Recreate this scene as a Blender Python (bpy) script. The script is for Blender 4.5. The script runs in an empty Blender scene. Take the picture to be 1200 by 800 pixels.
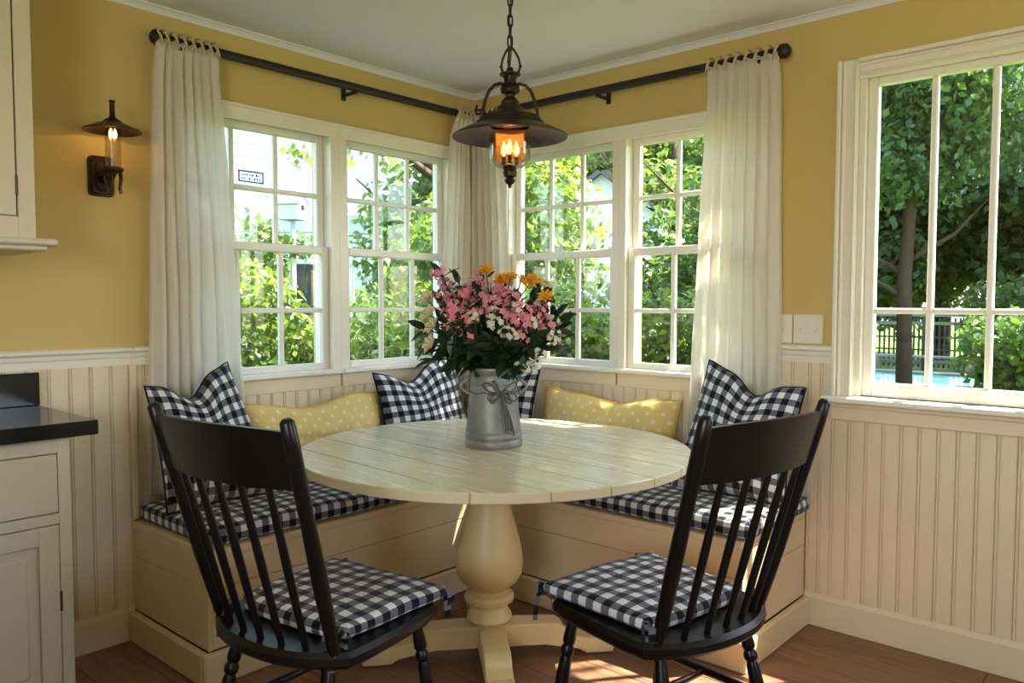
import bpy, bmesh, math, random
import numpy as np
from mathutils import Vector, Matrix, noise as mnoise
random.seed(7); rng = np.random.default_rng(11)
PI = math.pi
S = bpy.context.scene
COL = S.collection

# ------------------------------------------------------------------ camera
F = Vector((0.74899109, 0.66069463, -0.04994952)); R = Vector((0.66157928, -0.74987354, 0.00159279))
U = R.cross(F)
CAM = Vector((-3.17829, -3.09254, 1.30384)); FPX = 925.9
cd = bpy.data.cameras.new('camera'); cam = bpy.data.objects.new('camera', cd); COL.objects.link(cam)
cam.matrix_world = Matrix(((R.x, U.x, -F.x, CAM.x), (R.y, U.y, -F.y, CAM.y), (R.z, U.z, -F.z, CAM.z), (0, 0, 0, 1)))
cd.sensor_width = 36.0; cd.lens = FPX / 1200 * 36; cd.clip_start = 0.05; cd.clip_end = 300
S.camera = cam

# ------------------------------------------------------------------ world, sun, exposure
SUN_DIR = Vector((0.80, -0.60, 1.50)).normalized()          # from the room towards the sun
w = bpy.data.worlds.new('sky'); S.world = w; w.use_nodes = True
nt = w.node_tree; nt.nodes.clear()
sky = nt.nodes.new('ShaderNodeTexSky'); sky.sky_type = 'NISHITA'; sky.sun_disc = False
sky.sun_elevation = math.asin(SUN_DIR.z); sky.sun_rotation = math.atan2(SUN_DIR.x, SUN_DIR.y)
sky.air_density = 1.0; sky.dust_density = 1.5; sky.ozone_density = 1.0
bg = nt.nodes.new('ShaderNodeBackground'); bg.inputs['Strength'].default_value = 0.95
wo = nt.nodes.new('ShaderNodeOutputWorld')
nt.links.new(sky.outputs[0], bg.inputs[0]); nt.links.new(bg.outputs[0], wo.inputs[0])
sl = bpy.data.lights.new('sun', 'SUN'); sl.energy = 22.0; sl.angle = math.radians(0.6); sl.color = (1.0, 0.91, 0.79)
sun = bpy.data.objects.new('sun', sl); COL.objects.link(sun)
sun.rotation_euler = SUN_DIR.to_track_quat('Z', 'Y').to_euler(); sun.location = SUN_DIR * 20

def area_light(name, loc, direction, sx, sy, energy, color):
    """daylight makes rectangular lamps: the added fill behind the camera and the window portals"""
    l = bpy.data.lights.new(name, 'AREA'); l.shape = 'RECTANGLE'; l.size = sx; l.size_y = sy
    l.energy = energy; l.color = color
    o = bpy.data.objects.new(name, l); COL.objects.link(o); o.location = loc
    o.rotation_euler = Vector(direction).to_track_quat('-Z', 'Z').to_euler()
    return o
area_light('fill_west', (-5.30, -3.45, 1.68), (1, 0, 1.15), 2.0, 0.95, 58, (1.0, 0.96, 0.89))  # added fill lamp on the west side, tilted up to brighten ceiling and walls
area_light('fill_south', (-1.25, -5.75, 1.68), (0, 1, 1.2), 1.7, 0.95, 7, (1.0, 0.96, 0.90))  # weaker fill lamp added behind the viewer, also tilted up
for nm_, lc_, dr_, sx_, sy_ in (('portal_1', (-0.94, 0.16, 1.53), (0, -1, 0), 1.5, 1.1), ('portal_2', (0.16, -0.98, 1.53), (-1, 0, 0), 1.5, 1.1), ('portal_3', (0.16, -2.61, 1.55), (-1, 0, 0), 1.1, 1.25)):
    po_ = area_light(nm_, lc_, dr_, sx_, sy_, 1, (1, 1, 1)); po_.data.cycles.is_portal = True
vs = S.view_settings
vs.view_transform = 'Standard'; vs.look = 'None'; vs.gamma = 1.0; vs.exposure = 0.55
try: vs.use_curve_mapping = False
except Exception: pass
S.display_settings.display_device = 'sRGB'
cy = S.cycles
cy.use_denoising = True
cy.max_bounces = 8; cy.diffuse_bounces = 5; cy.glossy_bounces = 4; cy.transmission_bounces = 6; cy.transparent_max_bounces = 16
cy.caustics_reflective = False; cy.caustics_refractive = False; cy.sample_clamp_indirect = 6.0

# ------------------------------------------------------------------ materials
def lin(c):
    return tuple(((v / 255) / 12.92 if v / 255 <= 0.04045 else ((v / 255 + 0.055) / 1.055) ** 2.4) for v in c) + (1.0,)
MATS = {}
class NT:
    def __init__(self, name):
        m = bpy.data.materials.new(name); m.use_nodes = True; self.m = m; self.t = m.node_tree; self.t.nodes.clear()
        self.out = self.t.nodes.new('ShaderNodeOutputMaterial'); MATS[name] = m
    def n(self, typ, **kw):
        x = self.t.nodes.new('ShaderNode' + typ)
        for k, v in kw.items():
            if k.startswith('i_'):
                x.inputs[k[2:].replace('_', ' ')].default_value = v
            else: setattr(x, k, v)
        return x
    def l(self, a, b): self.t.links.new(a, b)
    def math(self, op, a, b=None, c=None):
        x = self.n('Math', operation=op)
        for i, v in enumerate((a, b, c)):
            if v is None: continue
            if hasattr(v, 'links'): self.l(v, x.inputs[i])
            else: x.inputs[i].default_value = v
        return x.outputs[0]
    def mix(self, fac, a, b, mode='MIX'):
        x = self.n('MixRGB', blend_type=mode)
        for i, v in enumerate((fac, a, b)):
            if hasattr(v, 'links'): self.l(v, x.inputs[i])
            else: x.inputs[i].default_value = v
        return x.outputs[0]
    def ramp(self, fac, stops):
        x = self.n('ValToRGB'); e = x.color_ramp.elements
        while len(e) < len(stops): e.new(0.5)
        for el, (p, c) in zip(e, stops): el.position = p; el.color = c
        self.l(fac, x.inputs[0]); return x.outputs[0]
    def noise(self, scale, detail=3, rough=0.5, vec=None, stretch=None):
        x = self.n('TexNoise'); x.inputs['Scale'].default_value = scale; x.inputs['Detail'].default_value = detail
        x.inputs['Roughness'].default_value = rough
        if vec is None:
            vec = self.n('TexCoord').outputs['Object']
        if stretch:
            mp = self.n('Mapping'); mp.inputs['Scale'].default_value = stretch; self.l(vec, mp.inputs[0]); vec = mp.outputs[0]
        self.l(vec, x.inputs['Vector']); return x.outputs['Fac']
    def bsdf(self, col, rough=0.5, metal=0.0, spec=0.5, bump=None, bstr=0.2, bdist=0.002, emit=None, estr=0.0):
        b = self.n('BsdfPrincipled')
        if hasattr(col, 'links'): self.l(col, b.inputs['Base Color'])
        else: b.inputs['Base Color'].default_value = col
        if hasattr(rough, 'links'): self.l(rough, b.inputs['Roughness'])
        else: b.inputs['Roughness'].default_value = rough
        b.inputs['Metallic'].default_value = metal; b.inputs['Specular IOR Level'].default_value = spec
        if bump is not None:
            bp = self.n('Bump'); bp.inputs['Strength'].default_value = bstr; bp.inputs['Distance'].default_value = bdist
            self.l(bump, bp.inputs['Height']); self.l(bp.outputs[0], b.inputs['Normal'])
        if emit: b.inputs['Emission Color'].default_value = emit; b.inputs['Emission Strength'].default_value = estr
        return b
    def done(self, sh):
        self.l(sh.outputs[0], self.out.inputs[0]); return self.m

def paint(name, c, rough=0.5, var=0.06, scale=3.0, bstr=0.08, spec=0.4):
    t = NT(name); a = lin(c); d = tuple(v * (1 - var * 2) for v in a[:3]) + (1,)
    col = t.mix(t.noise(scale, 4), d, a)
    return t.done(t.bsdf(col, rough, spec=spec, bump=t.noise(60, 3), bstr=bstr))
paint('yellow_paint', (208, 182, 115), 0.75, 0.05, 1.5, 0.12, 0.25)
paint('ceiling_paint', (229, 229, 231), 0.85, 0.02, 1.0, 0.1, 0.2)
paint('trim_paint', (233, 226, 208), 0.38, 0.03, 4.0, 0.05)
paint('sash_paint', (236, 232, 218), 0.4, 0.03, 4.0, 0.05)
paint('cream_paint', (231, 213, 181), 0.45, 0.05, 3.0, 0.06)
paint('bench_paint', (226, 202, 158), 0.42, 0.06, 3.0, 0.08)
paint('cabinet_paint', (214, 204, 178), 0.45, 0.04, 3.0, 0.06)
paint('switch_plastic', (232, 226, 212), 0.35, 0.01)
paint('wire_white', (225, 225, 225), 0.5)
paint('black_stone', (26, 27, 30), 0.18, 0.2, 30, 0.02, 0.5)
paint('siding_white', (206, 210, 212), 0.6, 0.03)
paint('roof_grey', (96, 98, 102), 0.9, 0.15, 6)
paint('house_glass', (52, 62, 66), 0.1, 0.1, 2)
paint('stone_light', (172, 168, 156), 0.85, 0.15, 5, 0.3)
paint('fence_wood', (112, 104, 94), 0.8, 0.15, 8, 0.2)
paint('rod_iron', (40, 30, 24), 0.45, 0.2, 12, 0.05)
paint('tie_cloth', (206, 184, 146), 0.9, 0.1, 30)
paint('knob_bronze', (92, 74, 48), 0.35, 0.15, 20)
paint('bark', (84, 68, 52), 0.95, 0.25, 6, 0.6)
paint('stem_green', (58, 84, 38), 0.6, 0.1, 20)
paint('concrete', (150, 146, 138), 0.9, 0.1, 4, 0.2)

def m_lamp_metal():
    t = NT('lamp_bronze'); n = t.noise(18, 4)
    col = t.ramp(n, [(0.3, lin((34, 25, 20))), (0.7, lin((78, 58, 44)))])
    return t.done(t.bsdf(col, 0.42, 0.75, bump=n, bstr=0.1))
m_lamp_metal()
def m_black_wood():
    t = NT('black_wood'); n = t.noise(5, 4, 0.6, stretch=(6, 6, 1))
    col = t.ramp(n, [(0.3, lin((6, 5, 5))), (0.8, lin((15, 12, 12)))])
    return t.done(t.bsdf(col, 0.34, spec=0.4, bump=n, bstr=0.05))
m_black_wood()
def m_floor():
    t = NT('floor_wood'); oi = t.n('ObjectInfo'); g = t.noise(3.5, 6, 0.65, stretch=(9, 0.9, 1))
    g2 = t.noise(1.6, 3, 0.5, stretch=(2, 0.8, 1))
    a = t.ramp(g, [(0.25, lin((80, 55, 41))), (0.5, lin((134, 97, 72))), (0.78, lin((170, 132, 102)))])
    k = t.mix(t.math('MULTIPLY', oi.outputs['Random'], 0.5), a, lin((98, 68, 50)))
    k = t.mix(t.math('MULTIPLY', g2, 0.35), k, lin((156, 116, 86)))
    rg = t.math('MULTIPLY_ADD', g, 0.25, 0.3)
    return t.done(t.bsdf(k, rg, spec=0.45, bump=g, bstr=0.18, bdist=0.003))
m_floor()
def m_table():
    t = NT('table_paint'); oi = t.n('ObjectInfo')
    g = t.noise(4, 6, 0.65, stretch=(9, 0.8, 2)); sc = t.noise(3.0, 8, 0.75, stretch=(5, 0.7, 1)); b = t.noise(2.2, 3)
    base = t.mix(b, lin((208, 194, 154)), lin((226, 216, 186)))
    base = t.mix(t.math('MULTIPLY', oi.outputs['Random'], 0.12), base, lin((196, 172, 116)))
    wear = t.ramp(sc, [(0.66, (0, 0, 0, 1)), (0.72, (1, 1, 1, 1))])
    base = t.mix(t.math('MULTIPLY', wear, 0.55), base, lin((120, 92, 52)))
    rg = t.math('MULTIPLY_ADD', g, 0.3, 0.10)
    return t.done(t.bsdf(base, rg, spec=0.5, bump=g, bstr=0.22, bdist=0.004))
m_table()
def m_ped():
    t = NT('pedestal_paint'); b = t.noise(3, 4); s = t.noise(14, 6, 0.7)
    base = t.mix(b, lin((214, 188, 128)), lin((228, 208, 154)))
    wear = t.ramp(s, [(0.68, (0, 0, 0, 1)), (0.74, (1, 1, 1, 1))])
    base = t.mix(t.math('MULTIPLY', wear, 0.5), base, lin((128, 96, 52)))
    return t.done(t.bsdf(base, 0.42, bump=s, bstr=0.05))
m_ped()
def m_gingham(name, period=0.056, white=(226, 226, 224), grey=(104, 106, 116), black=(16, 17, 26)):
    t = NT(name); uv = t.n('UVMap').outputs[0]; sp = t.n('SeparateXYZ'); t.l(uv, sp.inputs[0])
    st = []
    for i in (0, 1):
        v = t.math('FRACT', t.math('ADD', t.math('MULTIPLY', sp.outputs[i], 1 / period), 100.0))
        st.append(t.math('LESS_THAN', v, 0.5))
    s = t.math('ADD', st[0], st[1])
    h = t.math('MULTIPLY', s, 0.5)
    cr = t.ramp(h, [(0.0, lin(white)), (0.34, lin(grey)), (0.75, lin(black))])
    t.t.nodes[-1]
    for n in t.t.nodes:
        if n.bl_idname == 'ShaderNodeValToRGB': n.color_ramp.interpolation = 'CONSTANT'
    wv = t.noise(700, 2); fo = t.noise(14, 3)
    bp = t.math('ADD', t.math('MULTIPLY', wv, 0.2), fo)
    b = t.bsdf(cr, 0.9, spec=0.15, bump=bp, bstr=0.35, bdist=0.006)
    b.inputs['Sheen Weight'].default_value = 0.15
    return t.done(b)
m_gingham('gingham')
def m_dots():
    t = NT('yellow_dotted'); uv = t.n('UVMap').outputs[0]; sp = t.n('SeparateXYZ'); t.l(uv, sp.inputs[0])
    P = 0.072
    def dots(ox, oy):
        a = t.math('SUBTRACT', t.math('FRACT', t.math('ADD', t.math('MULTIPLY', sp.outputs[0], 1 / P), 50 + ox)), 0.5)
        b = t.math('SUBTRACT', t.math('FRACT', t.math('ADD', t.math('MULTIPLY', sp.outputs[1], 1 / P), 50 + oy)), 0.5)
        d = t.math('ADD', t.math('MULTIPLY', a, a), t.math('MULTIPLY', b, b))
        return t.math('LESS_THAN', d, 0.018)
    m = t.math('MAXIMUM', dots(0, 0), dots(0.5, 0.5))
    col = t.mix(m, lin((222, 194, 118)), lin((232, 216, 168)))
    b = t.bsdf(col, 0.6, spec=0.3, bump=t.noise(12, 3), bstr=0.3, bdist=0.008)
    return t.done(b)
m_dots()
paint('yellow_piping', (214, 172, 82), 0.6, 0.05)
def m_curtain():
    t = NT('curtain_linen'); n = t.noise(260, 2, stretch=(1, 1, 0.15)); v = t.noise(3, 3)
    col = t.mix(v, lin((228, 222, 210)), lin((243, 239, 230)))
    d = t.bsdf(col, 0.9, spec=0.1, bump=n, bstr=0.1)
    tr = t.n('BsdfTranslucent'); tr.inputs['Color'].default_value = lin((246, 240, 226))
    mx = t.n('MixShader'); mx.inputs[0].default_value = 0.5
    t.l(d.outputs[0], mx.inputs[1]); t.l(tr.outputs[0], mx.inputs[2])
    tp = t.n('BsdfTransparent'); m2 = t.n('MixShader'); m2.inputs[0].default_value = 0.18
    t.l(mx.outputs[0], m2.inputs[1]); t.l(tp.outputs[0], m2.inputs[2]); return t.done(m2)
m_curtain()
def m_glass(name, tint, refl=0.05, rough=0.0):
    t = NT(name); tr = t.n('BsdfTransparent'); tr.inputs[0].default_value = tint
    g = t.n('BsdfGlossy'); g.inputs['Roughness'].default_value = rough
    lw = t.n('LayerWeight'); lw.inputs[0].default_value = 0.5
    fr_ = t.math('MULTIPLY_ADD', t.math('POWER', lw.outputs['Facing'], 5.0), 0.96, 0.04)   # same from both faces of the pane
    mx = t.n('MixShader'); t.l(t.math('MULTIPLY', fr_, refl), mx.inputs[0])
    t.l(tr.outputs[0], mx.inputs[1]); t.l(g.outputs[0], mx.inputs[2]); return t.done(mx)
m_glass('window_glass', (0.96, 0.98, 0.97, 1), 0.8)
m_glass('lamp_glass', (0.93, 0.88, 0.78, 1), 1.6, 0.02)
def m_emit(name, c, s):
    t = NT(name); e = t.n('Emission'); e.inputs[0].default_value = c; e.inputs[1].default_value = s; return t.done(e)
m_emit('flame_bulb', (1.0, 0.50, 0.18, 1), 9)
m_emit('sconce_bulb', (1.0, 0.55, 0.22, 1), 9)
def m_amber():
    t = NT('amber_glass'); d = t.n('BsdfTransparent'); d.inputs[0].default_value = (1.0, 0.86, 0.66, 1)
    b = t.bsdf((0.8, 0.55, 0.3, 1), 0.15); mx = t.n('MixShader'); mx.inputs[0].default_value = 0.07
    t.l(d.outputs[0], mx.inputs[1]); t.l(b.outputs[0], mx.inputs[2]); return t.done(mx)
m_amber()
def m_zinc():
    t = NT('zinc'); n = t.noise(9, 5, 0.6)
    col = t.ramp(n, [(0.3, lin((112, 113, 108))), (0.7, lin((158, 159, 154)))])
    return t.done(t.bsdf(col, t.math('MULTIPLY_ADD', n, 0.25, 0.36), 0.4, bump=n, bstr=0.05))
m_zinc()
paint('raffia', (92, 90, 84), 0.7, 0.1, 30)
def m_leaf(name, c1, c2, trans=0.45, gloss=0.35, scale=1.3):
    t = NT(name); n = t.noise(scale, 2); n2 = t.noise(9, 2)
    col = t.mix(t.ramp(t.math('MULTIPLY_ADD', n2, 0.5, t.math('MULTIPLY', n, 0.5)), [(0.35, (0, 0, 0, 1)), (0.65, (1, 1, 1, 1))]), lin(c1), lin(c2))
    d = t.bsdf(col, gloss, spec=0.4); tr = t.n('BsdfTranslucent')
    br = t.mix(1.0, col, (1.5, 1.6, 0.7, 1), 'MULTIPLY'); t.l(br, tr.inputs[0])
    mx = t.n('MixShader'); mx.inputs[0].default_value = trans
    t.l(d.outputs[0], mx.inputs[1]); t.l(tr.outputs[0], mx.inputs[2]); return t.done(mx)
m_leaf('hedge_leaf', (58, 84, 34), (124, 146, 60), 0.32, 0.4)
m_leaf('tree_leaf', (54, 80, 46), (104, 128, 72), 0.4, 0.4, 0.7)
m_leaf('tree_leaf_light', (76, 102, 50), (136, 154, 82), 0.38, 0.4, 0.7)
m_leaf('bouquet_leaf', (30, 46, 26), (50, 70, 38), 0.2, 0.4, 8)
def petal(name, c1, c2):
    t = NT(name); n = t.noise(22, 2); col = t.mix(n, lin(c1), lin(c2))
    d = t.bsdf(col, 0.6, spec=0.2); tr = t.n('BsdfTranslucent'); t.l(col, tr.inputs[0])
    mx = t.n('MixShader'); mx.inputs[0].default_value = 0.3
    t.l(d.outputs[0], mx.inputs[1]); t.l(tr.outputs[0], mx.inputs[2]); return t.done(mx)
petal('pink_petal', (226, 124, 140), (244, 176, 184)); petal('white_petal', (220, 214, 186), (242, 240, 222))
petal('orange_petal', (238, 168, 36), (250, 208, 72)); petal('cream_petal', (226, 210, 160), (242, 232, 196))
petal('yellow_centre', (206, 160, 40), (230, 190, 60)); petal('green_bud', (120, 140, 70), (150, 166, 92))
def m_ground():
    t = NT('lawn'); n = t.noise(0.5, 5); n2 = t.noise(30, 3)
    col = t.ramp(n, [(0.35, lin((70, 92, 40))), (0.6, lin((112, 138, 60)))])
    return t.done(t.bsdf(t.mix(t.math('MULTIPLY', n2, 0.4), col, lin((60, 78, 36))), 0.95, spec=0.1, bump=n2, bstr=0.5, bdist=0.03))
m_ground()
def m_water():
    t = NT('pool_water'); return t.done(t.bsdf(lin((84, 150, 152)), 0.12, spec=0.5, bump=t.noise(3, 3), bstr=0.1, bdist=0.02))
m_water()
M = MATS

# ------------------------------------------------------------------ mesh helpers
class MB:
    """collects faces (with optional uv in metres) and links them as ONE mesh object"""
    def __init__(self): self.v = []; self.f = []; self.uv = []
    def add(self, vs, fs, uvs=None):
        o = len(self.v); self.v += [tuple(x) for x in vs]
        for i, f in enumerate(fs):
            self.f.append(tuple(o + k for k in f)); self.uv.append(uvs[i] if uvs else None)
        return self
    def box(self, a, b, c=0.0):
        x0, x1 = sorted((a[0], b[0])); y0, y1 = sorted((a[1], b[1])); z0, z1 = sorted((a[2], b[2]))
        c = min(c, (x1 - x0) * .45, (y1 - y0) * .45, (z1 - z0) * .45)
        if c <= 0:
            vs = [(x0, y0, z0), (x1, y0, z0), (x1, y1, z0), (x0, y1, z0), (x0, y0, z1), (x1, y0, z1), (x1, y1, z1), (x0, y1, z1)]
            fs = [(0, 3, 2, 1), (4, 5, 6, 7), (0, 1, 5, 4), (1, 2, 6, 5), (2, 3, 7, 6), (3, 0, 4, 7)]
            return self.add(vs, fs)
        bm = bmesh.new(); bmesh.ops.create_cube(bm, size=1)
        for v in bm.verts: v.co = Vector(((x0 + x1) / 2 + v.co.x * (x1 - x0), (y0 + y1) / 2 + v.co.y * (y1 - y0), (z0 + z1) / 2 + v.co.z * (z1 - z0)))
        bmesh.ops.bevel(bm, geom=bm.edges[:], offset=c, segments=1, affect='EDGES')
        bm.verts.ensure_lookup_table(); bm.faces.ensure_lookup_table()
        self.add([v.co[:] for v in bm.verts], [[v.index for v in f.verts] for f in bm.faces]); bm.free(); return self
    def lathe(self, prof, c=(0, 0, 0), n=24, cap=True):
        o = len(self.v); k = len(prof)
        for r, z in prof:
            for i in range(n):
                a = 2 * PI * i / n; self.v.append((c[0] + r * math.cos(a), c[1] + r * math.sin(a), c[2] + z))
        for j in range(k - 1):
            for i in range(n):
                self.f.append((o + j * n + i, o + j * n + (i + 1) % n, o + (j + 1) * n + (i + 1) % n, o + (j + 1) * n + i)); self.uv.append(None)
        if cap:
            if prof[0][0] > 1e-4: self.f.append(tuple(o + i for i in reversed(range(n)))); self.uv.append(None)
            if prof[-1][0] > 1e-4: self.f.append(tuple(o + (k - 1) * n + i for i in range(n))); self.uv.append(None)
        return self
    def tube(self, pts, rad, n=8, cap=True, closed=False):
        P = [Vector(p) for p in pts]; k = len(P); rs = rad if isinstance(rad, (list, tuple)) else [rad] * k
        o = len(self.v); up = None
        for i in range(k):
            t = (P[(i + 1) % k] - P[(i - 1) % k]) if closed else (P[min(i + 1, k - 1)] - P[max(i - 1, 0)])
            t.normalize()
            if up is None:
                up = Vector((0, 0, 1)) if abs(t.z) < 0.9 else Vector((1, 0, 0))
            a = (up - t * up.dot(t)); a.normalize(); b = t.cross(a); up = a
            for j in range(n):
                th = 2 * PI * j / n; self.v.append(tuple(P[i] + (a * math.cos(th) + b * math.sin(th)) * rs[i]))
        for i in range(k if closed else k - 1):
            i2 = (i + 1) % k
            for j in range(n):
                self.f.append((o + i * n + j, o + i * n + (j + 1) % n, o + i2 * n + (j + 1) % n, o + i2 * n + j)); self.uv.append(None)
        if cap and not closed:
            self.f.append(tuple(o + j for j in reversed(range(n)))); self.uv.append(None)
            self.f.append(tuple(o + (k - 1) * n + j for j in range(n))); self.uv.append(None)
        return self
    def prism(self, poly, z0, z1, ch=0.0):
        """poly: (x,y) outline, extruded up, with a chamfer at both rims"""
        n = len(poly); cx = sum(p[0] for p in poly) / n; cy_ = sum(p[1] for p in poly) / n
        def ins(d):
            r = []
            for (x, y) in poly:
                L = math.hypot(x - cx, y - cy_) or 1; r.append((x - (x - cx) / L * d, y - (y - cy_) / L * d))
            return r
        rings = [(ins(ch), z0), (poly, z0 + ch), (poly, z1 - ch), (ins(ch), z1)] if ch > 0 else [(poly, z0), (poly, z1)]
        o = len(self.v)
        for pl, z in rings: self.v += [(x, y, z) for x, y in pl]
        for j in range(len(rings) - 1):
            for i in range(n):
                self.f.append((o + j * n + i, o + j * n + (i + 1) % n, o + (j + 1) * n + (i + 1) % n, o + (j + 1) * n + i)); self.uv.append(None)
        self.f.append(tuple(o + i for i in reversed(range(n)))); self.uv.append(None)
        self.f.append(tuple(o + (len(rings) - 1) * n + i for i in range(n))); self.uv.append(None)
        return self
    def xf(self, fn, start=0):
        self.v[start:] = [tuple(fn(Vector(p))) for p in self.v[start:]]; return self
    def mesh(self, name, mat, smooth=False, fix=True):
        me = bpy.data.meshes.new(name); me.from_pydata(self.v, [], self.f)
        if any(u is not None for u in self.uv):
            ul = me.uv_layers.new(name='UVMap')
            for pl, u in zip(me.polygons, self.uv):
                if u is None: continue
                for li, c in zip(pl.loop_indices, u): ul.data[li].uv = c
        if fix:
            bm = bmesh.new(); bm.from_mesh(me); bmesh.ops.recalc_face_normals(bm, faces=bm.faces[:]); bm.to_mesh(me); bm.free()
        me.materials.append(M[mat])
        if smooth: me.polygons.foreach_set('use_smooth', [True] * len(me.polygons))
        me.update(); return me
    def build(self, name, mat, parent=None, smooth=False, fix=True, sharp=None):
        me = self.mesh(name, mat, smooth, fix)
        if smooth and sharp is not None:
            bm = bmesh.new(); bm.from_mesh(me)
            for e in bm.edges:
                if len(e.link_faces) == 2 and e.calc_face_angle(0) > sharp: e.smooth = False
            bm.to_mesh(me); bm.free()
        o = bpy.data.objects.new(name, me); COL.objects.link(o); o.parent = parent; return o
def obj(name, me, parent=None):
    o = bpy.data.objects.new(name, me); COL.objects.link(o); o.parent = parent; return o
def empty(name, loc=(0, 0, 0), rz=0.0, parent=None):
    o = bpy.data.objects.new(name, None); COL.objects.link(o); o.location = loc; o.rotation_euler = (0, 0, rz); o.parent = parent
    o.empty_display_size = 0.1; return o
def tag(o, label=None, cat=None, group=None, kind=None):
    if label: o['label'] = label
    if cat: o['category'] = cat
    if group: o['group'] = group
    if kind: o['kind'] = kind
    return o
def copy_tree(o, parent=None):
    c = o.copy(); COL.objects.link(c); c.parent = parent
    for ch in list(o.children): copy_tree(ch, c)
    return c
def box(name, a, b, mat, parent=None, c=0.002): return MB().box(a, b, c).build(name, mat, parent)
def at(px, py, depth):
    d = F + R * ((px - 600) / FPX) - U * ((py - 400) / FPX)
    return CAM + d * depth

# wall-local frame: side 'A' = left window wall (plane y=0, u = x), side 'B' = right wall (plane x=0, u = y); w = depth, + outside
def P(side, u, w_, z): return (u, w_, z) if side == 'A' else (w_, u, z)
def wbox(name, side, u0, u1, w0, w1, z0, z1, mat, parent=None, c=0.002):
    return box(name, P(side, u0, w0, z0), P(side, u1, w1, z1), mat, parent, c)

CEIL = 2.44; XW = -5.5; YS = -6.0; WT = 0.15
# ------------------------------------------------------------------ room shell
def wall_mesh(name, side, ua, ub, openings, sgn=1, base=0.0, mat='yellow_paint', top=CEIL + 0.12):
    """openings: (u0,u1,z0,z1) sorted by u ; solid boxes around them"""
    mb = MB(); w0, w1 = sorted((base, base + WT * sgn)); cur = ua
    def b(u0, u1, z0, z1): mb.box(P(side, u0, w0, z0), P(side, u1, w1, z1))
    for (u0, u1, z0, z1) in openings:
        b(cur, u0, -0.12, top); b(u0, u1, -0.12, z0); b(u0, u1, z1, top); cur = u1
    b(cur, ub, -0.12, top)
    return mb.build(name, mat)
WZ0, WZ1 = 0.985, 2.085
A1 = (-1.630, -0.992); A2 = (-0.836, -0.223)        # glass widths along wall A
B1 = (-0.906, -0.304); B2 = (-1.655, -1.046)        # along wall B
ST = 0.036
BIG = (-3.09, -2.123); BZ0, BZ1 = 0.995, 2.128
opA = [(A1[0] - ST - .02, A1[1] + ST + .005, WZ0, WZ1), (A2[0] - ST - .005, A2[1] + ST + .02, WZ0, WZ1)]
opB = [(BIG[0] - .06, BIG[1] + .06, 0.94, 2.165), (B2[0] - ST - .02, B2[1] + ST + .005, WZ0, WZ1), (B1[0] - ST - .005, B1[1] + ST + .02, WZ0, WZ1)]
wl = tag(wall_mesh('wall_left', 'A', XW - WT, WT, opA), 'yellow painted wall with sconce and two sash windows', 'wall', kind='structure')
wr = tag(wall_mesh('wall_right', 'B', YS - WT, 0.0, opB), 'yellow painted wall with two sash windows and one large window', 'wall', kind='structure')
wb_ = tag(wall_mesh('wall_back', 'A', XW - WT, WT, [(-2.15, -.35, 1.15, 2.2)], -1, YS), 'yellow painted wall behind the viewer', 'wall', kind='structure')
ww = tag(wall_mesh('wall_west', 'B', YS, 0.0, [(-4.5, -2.4, 1.15, 2.2)], -1, XW), 'yellow painted wall opposite the large window', 'wall', kind='structure')
tag(box('ceiling', (XW - WT, YS - WT, CEIL), (WT, WT, CEIL + 0.12), 'ceiling_paint', c=0), 'smooth off-white ceiling over the breakfast nook', 'ceiling', kind='structure')
# floor boards run along the right wall
fl = tag(box('floor', (XW, YS, -0.12), (0, 0, -0.012), 'floor_wood', c=0), 'worn brown wide plank wood floor', 'floor', kind='structure')
pw = 0.178; nx = int(math.ceil(3.6 / pw)); plank_cache = {}
for i in range(nx):
    x1 = -i * pw; x0 = x1 - pw
    y = 0.0 if i % 2 else -0.35 - 0.1 * (i % 3); y = 0.0
    first = True
    while y > -4.4:
        L = random.choice((0.75, 1.1, 1.45)) if first else random.choice((1.1, 1.45, 1.8)); first = False
        k = (L,)
        if k not in plank_cache:
            plank_cache[k] = MB().box((0.0012, -L + 0.0012, -0.014), (pw - 0.0012, -0.0012, 0.0), 0.0022).mesh('floor_plank', 'floor_wood')
        o = obj('floor_plank', plank_cache[k], fl); o.location = (x0, y, random.uniform(-0.0012, 0.0)); y -= L
# crown moulding
def sweep_profile(name, side, u0, u1, prof, mat, label=None):
    """prof: list of (w,z) polygon; swept along the wall"""
    mb = MB(); n = len(prof)
    vs = [P(side, u0, a, b) for a, b in prof] + [P(side, u1, a, b) for a, b in prof]
    fs = [tuple(range(n)), tuple(range(n, 2 * n))] + [(i, (i + 1) % n, n + (i + 1) % n, n + i) for i in range(n)]
    mb.add(vs, fs); o = mb.build(name, mat)
    if label: tag(o, label, 'trim', kind='structure')
    return o
crown = [(0, CEIL), (0, CEIL - .026), (-.004, CEIL - .026), (-.008, CEIL - .016), (-.016, CEIL - .008), (-.026, CEIL - .004), (-.026, CEIL)]
sweep_profile('trim_1', 'A', XW, 0, crown, 'ceiling_paint', 'thin crown moulding above the left curtain rod')
sweep_profile('trim_2', 'B', YS, 0, crown, 'ceiling_paint', 'thin crown moulding above the right curtain rod')
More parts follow.
